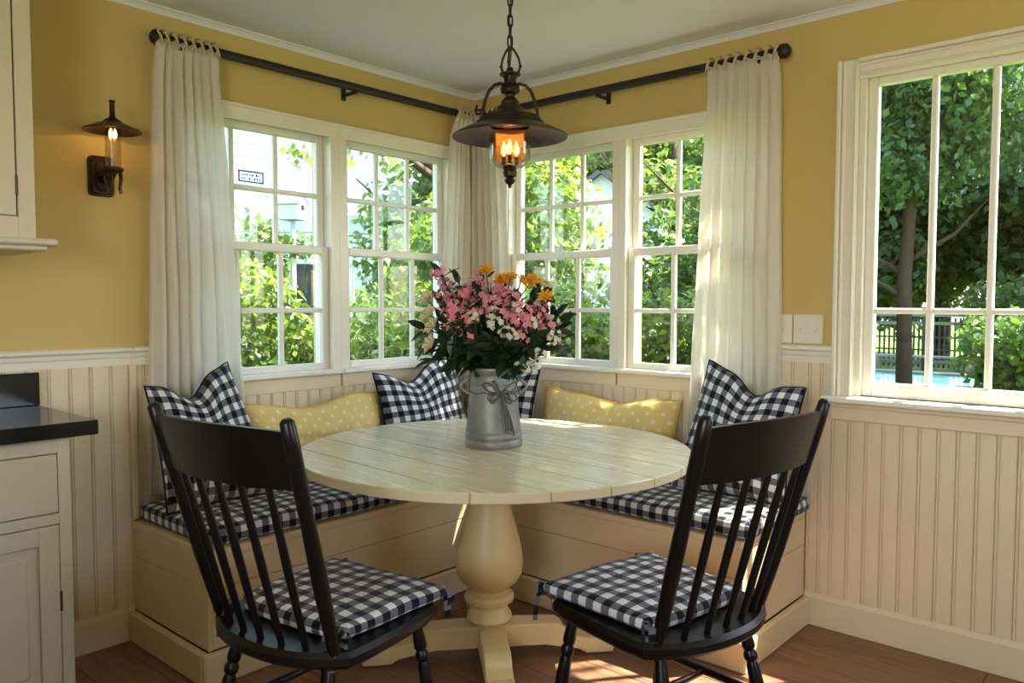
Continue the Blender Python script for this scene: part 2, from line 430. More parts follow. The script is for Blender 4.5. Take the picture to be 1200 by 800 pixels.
# chair rails
rail = [(0, 1.062), (0, 1.132), (-.020, 1.132), (-.030, 1.126), (-.030, 1.116), (-.020, 1.108), (-.018, 1.095), (-.014, 1.088), (-.014, 1.062)]
CAS_L = A1[0] - ST - .060
CAS_R = B2[0] - ST - .060
sweep_profile('trim_3', 'A', XW, -1.885, rail, 'trim_paint', 'cream chair rail moulding below the wall sconce')
sweep_profile('trim_4', 'A', -1.885, CAS_L, [(a - (.016 if a < 0 else 0), b) for a, b in rail], 'trim_paint', 'short cream chair rail behind the long left curtain')
sweep_profile('trim_5', 'B', -1.986, CAS_R, rail, 'trim_paint', 'short cream chair rail under the switch plates')
# baseboards
base = [(0, 0.0), (0, 0.135), (-.008, 0.135), (-.014, 0.118), (-.018, 0.112), (-.018, 0.0)]
for nm, sd, a, b, lb in (('baseboard_left', 'A', XW, -1.89, 'cream baseboard between the base cabinet and bench'), ('baseboard_right', 'B', YS, -1.89, 'cream baseboard under the large window')):
    sweep_profile(nm, sd, a, b, base, 'cream_paint', lb)
# beadboard wainscot, every board its own piece
bead_cache = {}
def bead_mesh(side, wd, z0, z1):
    k = (side, round(wd, 4), z0, z1)
    if k in bead_cache: return bead_cache[k]
    T = 0.012
    pr = [(0, 0), (0, -T + .004), (.003, -T), (wd - .013, -T), (wd - .011, -T + .005), (wd - .009, -T + .005), (wd - .0075, -T - .001), (wd - .004, -T - .002), (wd - .0015, -T + .001), (wd - .0005, -T + .006), (wd - .0005, 0)]
    n = len(pr); vs = [P(side, a, b, z0) for a, b in pr] + [P(side, a, b, z1) for a, b in pr]
    fs = [tuple(range(n)), tuple(range(n, 2 * n))] + [(i, (i + 1) % n, n + (i + 1) % n, n + i) for i in range(n)]
    bead_cache[k] = MB().add(vs, fs).mesh('wainscot_board', 'cream_paint'); return bead_cache[k]
def wainscot(side, ua, ub, z0, z1, parent, wd=0.0632):
    n = max(1, round((ub - ua) / wd)); wd = (ub - ua) / n
    for i in range(n):
        o = obj('wainscot_board', bead_mesh(side, wd, z0, z1), parent); o.location = P(side, ua + i * wd, 0, 0)
wainscot('A', -3.15, -1.885, 0.13, 1.064, wl, 0.0685)
wainscot('A', -1.885, CAS_L, 0.47, 1.064, wl)
wainscot('A', CAS_L, -0.0, 0.47, 0.905, wl)
wainscot('B', CAS_R, -0.012, 0.47, 0.905, wr)
wainscot('B', -1.986, -1.8915, 0.13, 1.064, wr, .047)
wainscot('B', -1.8915, CAS_R, 0.47, 1.064, wr)
wainscot('B', -3.75, -1.986, 0.13, 0.87, wr)
wbox('wainscot_stile', 'A', -1.895, -1.872, -0.03, 0, 0.47, 1.064, 'cream_paint', wl)

# ------------------------------------------------------------------ windows
def muntin(side, u0, u1, w0, w1, z0, z1, parent): return wbox('muntin', side, u0, u1, w0, w1, z0, z1, 'sash_paint', parent, 0.005)
def sash(root, name, side, g, z0, z1, wz, cols, rows_z, rails, sticker=False):
    """g: glass span, z0..z1 glass height, wz: depth range, rows_z: muntin heights; rails: (bottom, top) widths"""
    u0, u1 = g; w0, w1 = wz; wm = (w0 + w1) / 2
    mb = MB()
    mb.box(P(side, u0 - ST, w0, z0 - rails[0]), P(side, u0, w1, z1 + rails[1]), 0.004)
    mb.box(P(side, u1, w0, z0 - rails[0]), P(side, u1 + ST, w1, z1 + rails[1]), 0.004)
    mb.box(P(side, u0, w0, z0 - rails[0]), P(side, u1, w1, z0), 0.004)
    mb.box(P(side, u0, w0, z1), P(side, u1, w1, z1 + rails[1]), 0.004)
    s = mb.build(name, 'sash_paint', root); m = 0.011
    pw_ = (u1 - u0) / cols; us = [u0 + pw_ * i for i in range(cols + 1)]; zs = [z0] + list(rows_z) + [z1]
    for i in range(1, cols): muntin(side, us[i] - m, us[i] + m, w0 + .004, w1 - .004, z0, z1, s)
    for z in rows_z:
        for i in range(cols): muntin(side, us[i] + (m if i else 0), us[i + 1] - (m if i < cols - 1 else 0), w0 + .004, w1 - .004, z - m, z + m, s)
    for i in range(cols):
        for j in range(len(zs) - 1):
            wbox('pane', side, us[i], us[i + 1], wm - .0015, wm + .0015, zs[j], zs[j + 1], 'window_glass', s, 0)
    return s
def casing_strip(root, side, u0, u1, z0, z1, vert, outer):
    """flat casing board with a proud band along its outer edge"""
    mb = MB(); mb.box(P(side, u0, -.016, z0), P(side, u1, 0, z1), .002)
    t = .014
    if outer == 'top': mb.box(P(side, u0, -.027, z1 - t), P(side, u1, -.002, z1), .004)
    elif outer == 'lo': mb.box(P(side, u0, -.027, z0), P(side, u0 + t, -.002, z1), .004)
    elif outer == 'hi': mb.box(P(side, u1 - t, -.027, z0), P(side, u1, -.002, z1), .004)
    mb_in = None
    return mb.build('casing', 'trim_paint', root)
def double_hung(name, side, g, op, label):
    root = tag(empty(name, P(side, (g[0] + g[1]) / 2, 0, WZ0)), label, 'window', kind='structure')
    bpy.context.view_layer.update()
    sub = empty  # parts are built in room coordinates
    root.location = (0, 0, 0)
    for (a, b, c, d) in ((op[0], g[0] - ST, WZ0, WZ1), (g[1] + ST, op[1], WZ0, WZ1), (g[0] - ST, g[1] + ST, 2.081, WZ1)):
        wbox('jamb', side, a, b, -.004, .13, c, d, 'trim_paint', root)
    sash(root, 'upper_sash', side, g, 1.563, 2.045, (.052, .086), 3, [1.797], (.038, .036))
    sash(root, 'lower_sash', side, g, 1.018, 1.525, (.016, .050), 3, [1.264], (.032, .036))
    wbox('sill', side, op[0], op[1], .0, .2, .955, .9855, 'sash_paint', root)
    return root
win1 = double_hung('window_1', 'A', A1, opA[0], 'white double-hung window nearest the wall sconce')
win2 = double_hung('window_2', 'A', A2, opA[1], 'white double-hung window left of the room corner')
win3 = double_hung('window_3', 'B', B1, opB[2], 'white double-hung window right of the room corner')
win4 = double_hung('window_4', 'B', B2, opB[1], 'white double-hung window beside the right curtain')
for root_a, root_b, side, ga, gb in ((win1, win2, 'A', A1, A2), (win4, win3, 'B', B2, B1)):
    lo, hi = ga[0] - ST - .005, gb[1] + ST + .005
    casing_strip(root_a, side, lo - .055, lo, .985, 2.132, True, 'lo')
    casing_strip(root_b, side, hi, hi + .062, .985, 2.132, True, 'hi')
    casing_strip(root_a, side, lo, (ga[1] + gb[0]) / 2, 2.066, 2.132, False, 'top')
    casing_strip(root_b, side, (ga[1] + gb[0]) / 2, hi, 2.066, 2.132, False, 'top')
    casing_strip(root_a, side, ga[1] + ST - .004, (ga[1] + gb[0]) / 2, .985, 2.066, True, None)
    casing_strip(root_b, side, (ga[1] + gb[0]) / 2, gb[0] - ST + .004, .985, 2.066, True, None)
    for rt, a, b in ((root_a, lo - .085, (ga[1] + gb[0]) / 2), (root_b, (ga[1] + gb[0]) / 2, min(hi + .07, -.001))):
        wbox('stool', side, a, b, -.045, .03, .966, .988, 'sash_paint', rt, .005)
        wbox('apron', side, a + .01, b, -.016, 0, .90, .966, 'cream_paint', rt, .003)
# white lettering plate stuck on the glass of the window nearest the sconce
st = MB()
def stx(u, z): return (u, .0655, z)
ux0, ux1, sz0, sz1 = -1.383, -1.262, 1.822, 1.872
for a, b in (((ux0, sz0), (ux1, sz0 + .006)), ((ux0, sz1 - .006), (ux1, sz1)), ((ux0, sz0), (ux0 + .006, sz1)), ((ux1 - .006, sz0), (ux1, sz1))):
    st.box((a[0], .0645, a[1]), (b[0], .0660, b[1]))
rs = random.Random(3)
for row in range(2):
    u = ux0 + .013
    while u < ux1 - .016:
        z = sz0 + .010 + row * .017
        for k in range(2):
            st.box((u + rs.uniform(0, .004), .0645, z + rs.uniform(0, .003)), (u + rs.uniform(.005, .009), .0660, z + rs.uniform(.004, .012)))
        u += rs.uniform(.010, .013)
paint('decal_ink', (52, 58, 72), 0.6)
st.build('window_decal', 'decal_ink', win1)
# large window
win5 = tag(empty('window_5', (0, 0, 0)), 'large white window with tall panes above the wainscot', 'window', kind='structure')
g = BIG
bs = sash(win5, 'sash', 'B', g, BZ0, BZ1, (.022, .060), 5, [1.272], (.056, .034))
for (a, b, c, d) in ((opB[0][0], g[0] - ST, .94, 2.165), (g[1] + ST, opB[0][1], .94, 2.165), (g[0] - ST, g[1] + ST, 2.162, 2.165)):
    wbox('jamb', 'B', a, b, -.004, .13, c, d, 'trim_paint', win5)
def big_casing(u0, u1, z0, z1, kind):
    mb = MB(); mb.box(P('B', u0, -.016, z0), P('B', u1, 0, z1), .002)
    if kind == 'r':   # towards the corner
        for a, b, h in ((u1 - .016, u1, .034), (u1 - .030, u1 - .018, .024), (u0 + .004, u0 + .014, .024), (u0 + .018, u0 + .026, .021)): mb.box(P('B', a, -h, z0), P('B', b, -.002, z1), .004)
    elif kind == 'l':
        for a, b, h in ((u0, u0 + .016, .034), (u0 + .018, u0 + .030, .024), (u1 - .014, u1 - .004, .024)): mb.box(P('B', a, -h, z0), P('B', b, -.002, z1), .004)
    else:
        for a, b, h in ((z1 - .016, z1, .034), (z1 - .030, z1 - .018, .024), (z0 + .004, z0 + .014, .024), (z0 + .018, z0 + .026, .021)): mb.box(P('B', u0, -h, a), P('B', u1, -.002, b), .004)
    mb.build('casing', 'trim_paint', win5)
big_casing(-2.063, -1.986, .938, 2.230, 'r'); big_casing(g[0] - .137, g[0] - .06, .938, 2.230, 'l'); big_casing(g[0] - .06, -2.063, 2.153, 2.230, 't')
wbox('stool', 'B', g[0] - .16, -1.955, -.062, .13, .914, .940, 'sash_paint', win5, .006)
mbx = MB(); mbx.box(P('B', g[0] - .14, -.024, .845), P('B', -1.985, 0, .914), .003); mbx.box(P('B', g[0] - .14, -.034, .895), P('B', -1.985, -.01, .914), .005)
mbx.build('apron', 'cream_paint', win5)
# plain casings of the unseen openings added to go with the fill lamps
for nm, (sd, u0, u1, z0, z1, wv, sg), lb in (('added_window_6', ('A', -2.15, -.35, 1.15, 2.2, YS, 1), 'added unseen window in the wall behind the viewer'), ('added_window_7', ('B', -4.5, -2.4, 1.15, 2.2, XW, 1), 'added unseen wide window opposite the large window')):
    mb = MB()
    for a, b, c, d in ((u0 - .08, u0, z0 - .08, z1 + .08), (u1, u1 + .08, z0 - .08, z1 + .08), (u0, u1, z1, z1 + .08), (u0, u1, z0 - .08, z0)):
        mb.box(P(sd, a, wv, c), P(sd, b, wv + .02, d))
    tag(mb.build(nm, 'trim_paint'), lb, 'window', kind='structure')
# switch plates
def switch_plate(u0, u1, gangs, label):
    r = tag(empty('switch_plate', (0, (u0 + u1) / 2, 1.137)), label, 'switch plate', 'switch plates')
    mb = MB().box((-.007, -(u1 - u0) / 2, 0), (0, (u1 - u0) / 2, .118), .004); mb.build('plate', 'switch_plastic', r)
    for g_ in gangs:
        if g_[1] == 'toggle':
            MB().box((-.009, g_[0] - .006, .045), (-.006, g_[0] + .006, .073), .001).build('toggle_slot', 'switch_plastic', r)
            MB().box((-.018, g_[0] - .004, .058), (-.006, g_[0] + .004, .070), .002).build('toggle', 'switch_plastic', r)
        else:
            MB().lathe([(.011, -.006), (.011, .006), (.009, .010)], n=16).xf(lambda p: Vector((-.012 - p.z, g_[0] + p.x, .062 + p.y))).build('dimmer_knob', 'switch_plastic', r, True, sharp=.6)
    for z in (.02, .098): MB().box((-.0085, -.003, z), (-.006, .003, z + .006), .001).build('screw', 'switch_plastic', r)
    return r
switch_plate(-1.816, -1.750, [(0, 'toggle')], 'narrow white single switch plate next to the curtain')
switch_plate(-1.942, -1.823, [(.028, 'toggle'), (-.028, 'knob')], 'wide white double switch plate with round knob')

# ------------------------------------------------------------------ corner bench
BD = 0.585; BL = 1.89; BH = 0.46
bench = tag(empty('corner_bench'), 'cream painted built-in L-shaped corner bench under the windows', 'bench')
def bbox(name, a, b, c=.003, mat='bench_paint'): return box(name, a, b, mat, bench, c)
g_ = 0.014
bbox('seat_board', (-BL, -BD - .008, BH - .025), (-g_, -g_, BH)); bbox('seat_board', (-BD - .008, -BL, BH - .025), (-g_, -BD - .0085, BH))
fr = -BD
for (z0, z1, off) in ((.325, BH - .0255, 0.0), (.115, .3225, -.0015)):
    bbox('front_board', (-BL + .02, fr - off, z0), (-BD - .018, fr + .018, z1), .002)
    bbox('front_board', (fr - off, -BL + .02, z0), (fr + .018, -BD, z1), .002)
    bbox('end_board', (-BL, fr, z0), (-BL + .0195, -g_, z1), .002)
    bbox('end_board', (fr, -BL, z0), (-g_, -BL + .0195, z1), .002)
for (a, b) in (((-BL - .028, fr - .028, 0), (-BD - .03, fr, .114)), ((fr - .028, -BL - .028, 0), (fr, -BD, .114)), ((-BL - .028, fr + .0005, 0), (-BL, -.019, .114)), ((fr + .0005, -BL - .028, 0), (-.019, -BL, .114))):
    bbox('plinth', a, b, .006)
bbox('corner_post', (-BD - .0175, -BD - .0, .115), (-BD, -BD + .018, BH - .026), .001)

# ------------------------------------------------------------------ cushions and pillows
def rbox(a, b, c, r, n=(20, 14, 4), deform=None):
    """rounded box with metric uv, half sizes a,b,c"""
    mb = MB(); faces = [(0, 1, 2, 1), (0, 1, 2, -1), (0, 2, 1, 1), (0, 2, 1, -1), (1, 2, 0, 1), (1, 2, 0, -1)]
    h = (a, b, c)
    for (i, j, k, s) in faces:
        ni, nj = n[i], n[j]; pts = []; uv = []
        for q in range(nj + 1):
            for p in range(ni + 1):
                v = [0, 0, 0]; v[i] = h[i] * (2 * p / ni - 1); v[j] = h[j] * (2 * q / nj - 1); v[k] = h[k] * s
                if k == 2: uvp = (v[0], v[1])
                elif k == 1: uvp = (v[0], s * h[1] + (v[2] - h[2]) * -s)
                else: uvp = (s * h[0] - (v[2] - h[2]) * s, v[1])
                inner = Vector([max(-h[t] + r, min(h[t] - r, v[t])) for t in range(3)]); d = Vector(v) - inner
                x = inner + d.normalized() * r if d.length > 1e-9 else Vector(v)
                pts.append(x); uv.append(uvp)
        fs = []; us = []
        for q in range(nj):
            for p in range(ni):
                f = (q * (ni + 1) + p, q * (ni + 1) + p + 1, (q + 1) * (ni + 1) + p + 1, (q + 1) * (ni + 1) + p)
                fs.append(f); us.append([uv[t] for t in f])
        mb.add(pts, fs, us)
    if deform: mb.xf(deform)
    return mb
def weld(o, d=1e-4):
    bm = bmesh.new(); bm.from_mesh(o.data); bmesh.ops.remove_doubles(bm, verts=bm.verts[:], dist=d)
    bmesh.ops.recalc_face_normals(bm, faces=bm.faces[:]); bm.to_mesh(o.data); bm.free(); return o
def fnoise(p, s, seed=0.0): return mnoise.noise(Vector((p[0] * s + seed, p[1] * s - seed, p[2] * s + seed * .5)))
def seat_cushion(x0, x1, y0, y1, label, seed):
    a, b = (x1 - x0) / 2, (y1 - y0) / 2; cx, cy_ = (x0 + x1) / 2, (y0 + y1) / 2
    def df(p):
        e = min(1, (a - abs(p.x)) / .12) * min(1, (b - abs(p.y)) / .12)
        q = Vector(p)
        if p.z > 0: q.z += .010 * max(0, e) + fnoise(p, 7, seed) * .007
        q.x += fnoise(p, 6, seed + 3) * .005; q.y += fnoise(p, 6, seed + 7) * .005
        return q
    o = rbox(a, b, .034, .022, (int(a * 50), int(b * 50), 4), df).build('seat_cushion', 'gingham', None, True)
    weld(o); o.location = (cx, cy_, BH + .036); tag(o, label, 'cushion', 'checked bench seat cushions'); return o
seat_cushion(-1.872, -.018, -.575, -.02, 'black and white checked bench cushion on the sconce-side bench', 1.0)
seat_cushion(-.575, -.018, -1.915, -.582, 'black and white checked bench cushion on the bench beside the large window', 5.0)

def pillow(name, wd, ht, th, mat, base, right, lean, label, group, chop=0.0, chop_u=0.0, seed=0.0, pipe=None, tilt=0.0, ear=0.06, uvrot=0.0, crush=0.0, tl=(0, 0), tr=(0, 0)):
    """stands on `base` (bottom centre), `right` is its horizontal axis, leans back by `lean` radians"""
    n = 30; mb = MB(); rt = Vector(right).normalized(); fwd = Vector((rt.y, -rt.x, 0))  # towards the room
    up = Vector((0, 0, 1)) * math.cos(lean) - fwd * math.sin(lean); nrm = rt.cross(up)
    if nrm.dot(fwd) < 0: nrm = -nrm
    ct, sn = math.cos(tilt), math.sin(tilt)
    def pt(u, v, s):
        e = max(0, 1 - u * u) ** .5 * max(0, 1 - v * v) ** .5
        x = u * wd / 2 * (1 - ear * (1 - abs(v) ** 2.0)); y = v * ht / 2 * (1 - ear * (1 - abs(u) ** 2.0))
        dip = chop * math.exp(-((u - chop_u) / .38) ** 2) * max(0, (v + .25) / 1.25) ** 1.3
        y -= dip * ht
        sv = (v + 1) / 2; su = (u + 1) / 2; x += sv * ((1 - su) * tl[0] + su * tr[0]); y += sv * ((1 - su) ** 2 * tl[1] + su ** 2 * tr[1])
        t = s * th / 2 * (max(0, (1 - abs(u) ** 2.2)) ** .55) * (max(0, (1 - abs(v) ** 2.2)) ** .55)
        t *= 1 + .35 * max(0, -v) * (1 - crush)
        t += s * e * (.018 * mnoise.noise(Vector((u * 2.2 + seed, v * 2.2, seed))) + .008 * mnoise.noise(Vector((u * 6 + seed, v * 5, seed + 4))))
        y += .012 * mnoise.noise(Vector((u * 2.5 + seed, 3.1, seed))) * (v > 0) * abs(v)
        x2, y2 = x * ct - y * sn, x * sn + y * ct
        return rt * x2 + up * (y2 + ht / 2) + nrm * t
    for s in (1, -1):
        pts = []; uv = []
        for j in range(n + 1):
            for i in range(n + 1):
                u, v = 2 * i / n - 1, 2 * j / n - 1
                u = math.sin(u * PI / 2) * .55 + u * .45; v = math.sin(v * PI / 2) * .55 + v * .45
                pts.append(pt(u, v, s)); a_, b_ = u * wd / 2, v * ht / 2
                uv.append((a_ * math.cos(uvrot) - b_ * math.sin(uvrot), a_ * math.sin(uvrot) + b_ * math.cos(uvrot)))
        fs = [(j * (n + 1) + i, j * (n + 1) + i + 1, (j + 1) * (n + 1) + i + 1, (j + 1) * (n + 1) + i) for j in range(n) for i in range(n)]
        mb.add(pts, fs, [[uv[t] for t in f] for f in fs])
    zmin = min(p[2] for p in mb.v); dz = Vector((0, 0, -zmin)); mb.xf(lambda p: p + dz)
    r = tag(empty(name, base), label, 'pillow', group)
    o = weld(mb.build('cover', mat, r, True), 2e-4)
    edge = []
    for k in range(80):
        t = k / 80 * 4; q = int(t); f = (t - q) * 2 - 1
        u, v = ((f, -1), (1, f), (-f, 1), (-1, -f))[q]
        edge.append(pt(u, v, 1) + dz)
    pm, pr = pipe or (mat, .004)
    pp = MB().tube(edge, pr, 6, False, True); pp.uv = [[(0.01, 0.01)] * 4 for _ in pp.f]
    pp.build('piping', pm, r, True)
    return r
CT = BH + .074
AX, BX = (1, 0, 0), (0, -1, 0)
pillow('throw_pillow', .47, .50, .17, 'gingham', (-1.655, -.30, CT), AX, .30, 'black and white checked pillow leaning on the left curtain', 'checked pillows', .15, -.05, 1.3, uvrot=.04, tl=(-.01, -.02), tr=(-.14, .05))
pillow('throw_pillow', .56, .46, .16, 'gingham', (-.548, -.27, CT), AX, .26, 'black and white checked pillow with sagging top behind the jug handle', 'checked pillows', .15, -.25, 6.7, tl=(-.01, -.01), tr=(-.03, .07))
pillow('throw_pillow', .46, .44, .15, 'gingham', (-.27, -.395, CT), BX, .22, 'black and white checked pillow half hidden behind the flower jug', 'checked pillows', .04, 0, 3.4)
pillow('throw_pillow', .49, .50, .17, 'gingham', (-.30, -1.675, CT), BX, .30, 'black and white checked pillow leaning on the right curtain', 'checked pillows', .13, .05, 9.1, uvrot=.03, tl=(.09, .05), tr=(.02, -.04))
pillow('lumbar_pillow', .74, .35, .15, 'yellow_dotted', (-1.14, -.19, CT), AX, .16, 'long pale yellow lumbar pillow with up-curled end beside the sagging checked pillow', 'yellow lumbar pillows', .10, -.1, 2.2, ('yellow_piping', .006))
pillow('lumbar_pillow', .76, .35, .15, 'yellow_dotted', (-.19, -1.01, CT), BX, .16, 'long pale yellow lumbar pillow beside the right curtain', 'yellow lumbar pillows', .09, .1, 7.9, ('yellow_piping', .006))

# ------------------------------------------------------------------ round table
TC = Vector((-1.064, -1.147, 0)); TR = 0.707; TZ = 0.775; TT = 0.032
table = tag(empty('round_table', TC), 'round cream distressed plank-top pedestal table', 'table')
pwid = 2 * TR / 8
for i in range(8):
    x0, x1 = -TR + i * pwid + .0024, -TR + (i + 1) * pwid - .0024
    if i == 0: x0 = -TR
    if i == 7: x1 = TR
    poly = []
    m = 22
    y0, y1 = math.sqrt(max(0, TR ** 2 - x0 ** 2)), math.sqrt(max(0, TR ** 2 - x1 ** 2))
    xs = [x0 + (x1 - x0) * (1 - math.cos(PI * k / m)) / 2 for k in range(m + 1)]
    top = [(x, math.sqrt(max(0, TR ** 2 - x * x))) for x in xs]
    poly = [(x, y) for x, y in top] + [(x, -y) for x, y in reversed(top)]
    out = []
    for q in poly:
        if not out or math.hypot(out[-1][0] - q[0], out[-1][1] - q[1]) > 1e-5: out.append(q)
    if math.hypot(out[0][0] - out[-1][0], out[0][1] - out[-1][1]) < 1e-5: out.pop()
    o = MB().prism(list(reversed(out)), TZ - TT, TZ, .0035).build('top_plank', 'table_paint', table)
    o.location.z = random.uniform(-.0010, 0)
    o.rotation_euler.z = 0
a = math.radians(-4.5)
for ch in table.children: ch.rotation_euler.z = a
MB().lathe([(.55, TZ - TT - .03), (.62, TZ - TT - .0015), (0, TZ - TT - .0015)], n=48).build('sub_top', 'pedestal_paint', table, True, sharp=.5)
prof = [(.0, TZ - TT - .045), (.14, TZ - TT - .045), (.14, .705), (.078, .70), (.072, .66), (.072, .62), (.076, .58), (.086, .53), (.100, .48), (.113, .43), (.122, .385), (.125, .345), (.119, .31), (.103, .283), (.083, .267),
        (.066, .258), (.062, .250), (.068, .243), (.086, .238), (.092, .226), (.090, .212), (.080, .205), (.066, .200), (.064, .188), (.072, .176), (.082, .160), (.084, .146), (.074, .134), (.062, .128), (.068, .116), (.078, .110), (.078, .055), (0, .055)]
col = MB().lathe([(r, z) for r, z in reversed(prof)], n=40, cap=False).build('pedestal', 'pedestal_paint', table, True, sharp=.55)
PO = Vector((-.022, .010, 0)); col.location = PO
foot = MB()
pr = [(.05, .045), (.05, .125), (.10, .128), (.25, .122), (.275, .105), (.285, .082), (.33, .066), (.42, .060), (.455, .052), (.465, .035), (.46, .004), (.36, .004), (.33, .022), (.20, .045)]
hw = .047; n = len(pr)
foot.add([(x, -hw, z) for x, z in pr] + [(x, hw, z) for x, z in pr], [tuple(range(n)), tuple(range(n, 2 * n))] + [(i, (i + 1) % n, n + (i + 1) % n, n + i) for i in range(n)])
fm = foot.mesh('foot', 'pedestal_paint')
for k in range(4):
    o = obj('foot', fm, table); o.location = PO; o.rotation_euler.z = math.radians(-138.6 + 8 + 90 * k)
    bv = o.modifiers.new('bevel', 'BEVEL'); bv.width = .006; bv.segments = 2; bv.limit_method = 'ANGLE'

# ------------------------------------------------------------------ chairs
HS = 0.44
def chair(loc, rz, label):
    r = tag(empty('spindle_back_chair', loc, rz), label, 'chair', 'black spindle-back chairs')
    # seat plank
    out = []
    def sy(x): return -.085 + .10 * (abs(x) / .265) ** 2.4       # rounded back edge
    xs = [-.262 + .524 * i / 20 for i in range(21)]
    back = [(x, sy(x)) for x in xs]
    front = [(.268, .08), (.262, .20), (.250, .33), (.235, .385), (.20, .415), (.12, .428), (0, .433), (-.12, .428), (-.20, .415), (-.235, .385), (-.250, .33), (-.262, .20), (-.268, .08)]
    MB().prism(back + front, HS - .042, HS, .012).build('seat', 'black_wood', r, True, sharp=.5)
    WB, WTP, HT, TL = .441, .508, 1.035, .168
    def line(u, t, bow):   # u in -1..1 across the back, t 0..1 up
        wd = WB + (WTP - WB) * t
        return Vector((u * wd / 2, -TL * t - bow * (1 - u * u), HS + (HT - HS) * t))
    for s in (-1, 1):
        pts = [line(s, t, 0) for t in (-.03, .1, .3, .5, .62, .75, .9, 1.0, 1.012)]
        MB().tube(pts, [.014, .0175, .020, .019, .018, .019, .019, .017, .010], 12).build('back_post', 'black_wood', r, True, sharp=.9)
    for k in range(5):
        u = -1 + 2 * (k + 1) / 6
        pts = [line(u, t, .045) for t in (-.02, .2, .4, .6, .78)]
        MB().tube(pts, [.0085, .0105, .0115, .010, .008], 10).build('spindle', 'black_wood', r, True, sharp=.9)
    cm = MB(); N = 20; q = []
    for i in range(N + 1):
        u = -.97 + 1.94 * i / N
        tb = .722; tt = .975 - .015 * (abs(u) ** 3)
        for (t, dy) in ((tb, .008), (tt, .008), (tt, -.008), (tb, -.008)):
            p = line(u, t, .045); p.y += dy; q.append(p)
    fs = []
    for i in range(N):
        for j in range(4): fs.append((i * 4 + j, i * 4 + (j + 1) % 4, (i + 1) * 4 + (j + 1) % 4, (i + 1) * 4 + j))
    fs += [(0, 1, 2, 3), tuple(N * 4 + j for j in range(4))]
    cr = cm.add(q, fs).build('crest_rail', 'black_wood', r, True, sharp=.6)
    legs = {}
    for (sx, y0, y1, x0, x1) in ((-1, .345, .395, .185, .235), (1, .345, .395, .185, .235), (-1, .03, -.05, .175, .225), (1, .03, -.05, .175, .225)):
        a = Vector((sx * x0, y0, HS - .03)); b = Vector((sx * x1, y1, 0))
        ts = [0, .12, .2, .23, .25, .28, .31, .33, .36, .5, .6, .63, .66, .69, .8, 1]
        rr = [.014, .016, .019, .019, .014, .020, .020, .014, .018, .021, .019, .014, .019, .014, .017, .013]
        MB().tube([a.lerp(b, t) for t in ts], rr, 12).build('leg', 'black_wood', r, True, sharp=.8)
        legs[(sx, y0 > .1)] = (a, b)
    mids = []
    for sx in (-1, 1):
        p = legs[(sx, True)][0].lerp(legs[(sx, True)][1], .60); q2 = legs[(sx, False)][0].lerp(legs[(sx, False)][1], .55)
        MB().tube([p.lerp(q2, t) for t in (0, .2, .5, .8, 1)], [.008, .011, .014, .011, .008], 10).build('stretcher', 'black_wood', r, True); mids.append(p.lerp(q2, .5))
    MB().tube([mids[0].lerp(mids[1], t) for t in (0, .2, .5, .8, 1)], [.008, .011, .014, .011, .008], 10).build('stretcher', 'black_wood', r, True)
    return r
def ribbon(mb, pts, wd, axis):
    k = len(pts); ax = Vector(axis).normalized() * wd / 2
    vs = []; 
    for p in pts: vs += [Vector(p) - ax, Vector(p) + ax]
    fs = [(2 * i, 2 * i + 1, 2 * i + 3, 2 * i + 2) for i in range(k - 1)]
    L = 0; us = []
    for i in range(k - 1):
        d = (Vector(pts[i + 1]) - Vector(pts[i])).length; us.append([(0, L), (wd, L), (wd, L + d), (0, L + d)]); L += d
    mb.add(vs, fs, us)
def tie(parent, p, seed):
    rr = random.Random(seed); mb = MB(); p = Vector(p)
    for k in range(2):   # loops
        a0 = rr.uniform(0, 6.28); d = Vector((math.cos(a0), math.sin(a0), .1)); sd = Vector((-d.y, d.x, .3))
        pts = [p + d * (.035 * math.sin(PI * t)) + Vector((0, 0, .022 * math.sin(2 * PI * t))) for t in [i / 10 for i in range(11)]]
        ribbon(mb, pts, .02, sd)
    for k in range(3):   # tails
        a0 = rr.uniform(0, 6.28); d = Vector((math.cos(a0) * .03, math.sin(a0) * .03, 0)); L = rr.uniform(.05, .085)
        pts = [p + d * (t ** .7) + Vector((0, 0, .012 * math.sin(PI * t) - L * t * t)) for t in [i / 8 for i in range(9)]]
        ribbon(mb, pts, .02, (-d.y + .01, d.x, .01))
    mb.build('tie', 'gingham', parent, True, fix=False)
def chair_cushion(loc, rz, label, seed):
    r = tag(empty('chair_cushion', (loc[0], loc[1], HS), rz), label, 'cushion', 'checked chair cushions')
    a, b, c = .222, .205, .020
    def df(p):
        q = Vector(p); t = (p.y + b) / (2 * b)          # 0 back .. 1 front
        q.x *= .94 + .12 * t
        if t < .25: q.y += .03 * (abs(p.x) / a) ** 4 * (1 - t / .25) * 1.0
        e = max(0, min(1, (a - abs(p.x)) / .10)) * max(0, min(1, (b - abs(p.y)) / .10))
        if p.z > 0: q.z += .010 * e + .006 * fnoise(p, 8, seed)
        q.z += .022; q.y += b + .028
        q.x += .004 * fnoise(p, 9, seed + 2)
        return q
    o = rbox(a, b, c, .017, (26, 24, 3), df).build('pad', 'gingham', r, True); weld(o)
    for i, p in enumerate(((-.215, .012, .022), (.215, .012, .022), (-.222, .44, .004), (.222, .44, .004))): tie(r, p, seed * 10 + i)
    return r
CL = ((-2.065, -1.282, 0), -1.432); CR = ((-1.242, -2.109, 0), -.178)
chair(*CL, 'black spindle-back chair facing the bench under the large-window wall')
chair(*CR, 'black spindle-back chair facing the bench under the sconce wall')
chair_cushion(*CL, 'black and white checked cushion on the chair beside the base cabinet', 2)
chair_cushion(*CR, 'black and white checked cushion on the chair beside the large window', 6)

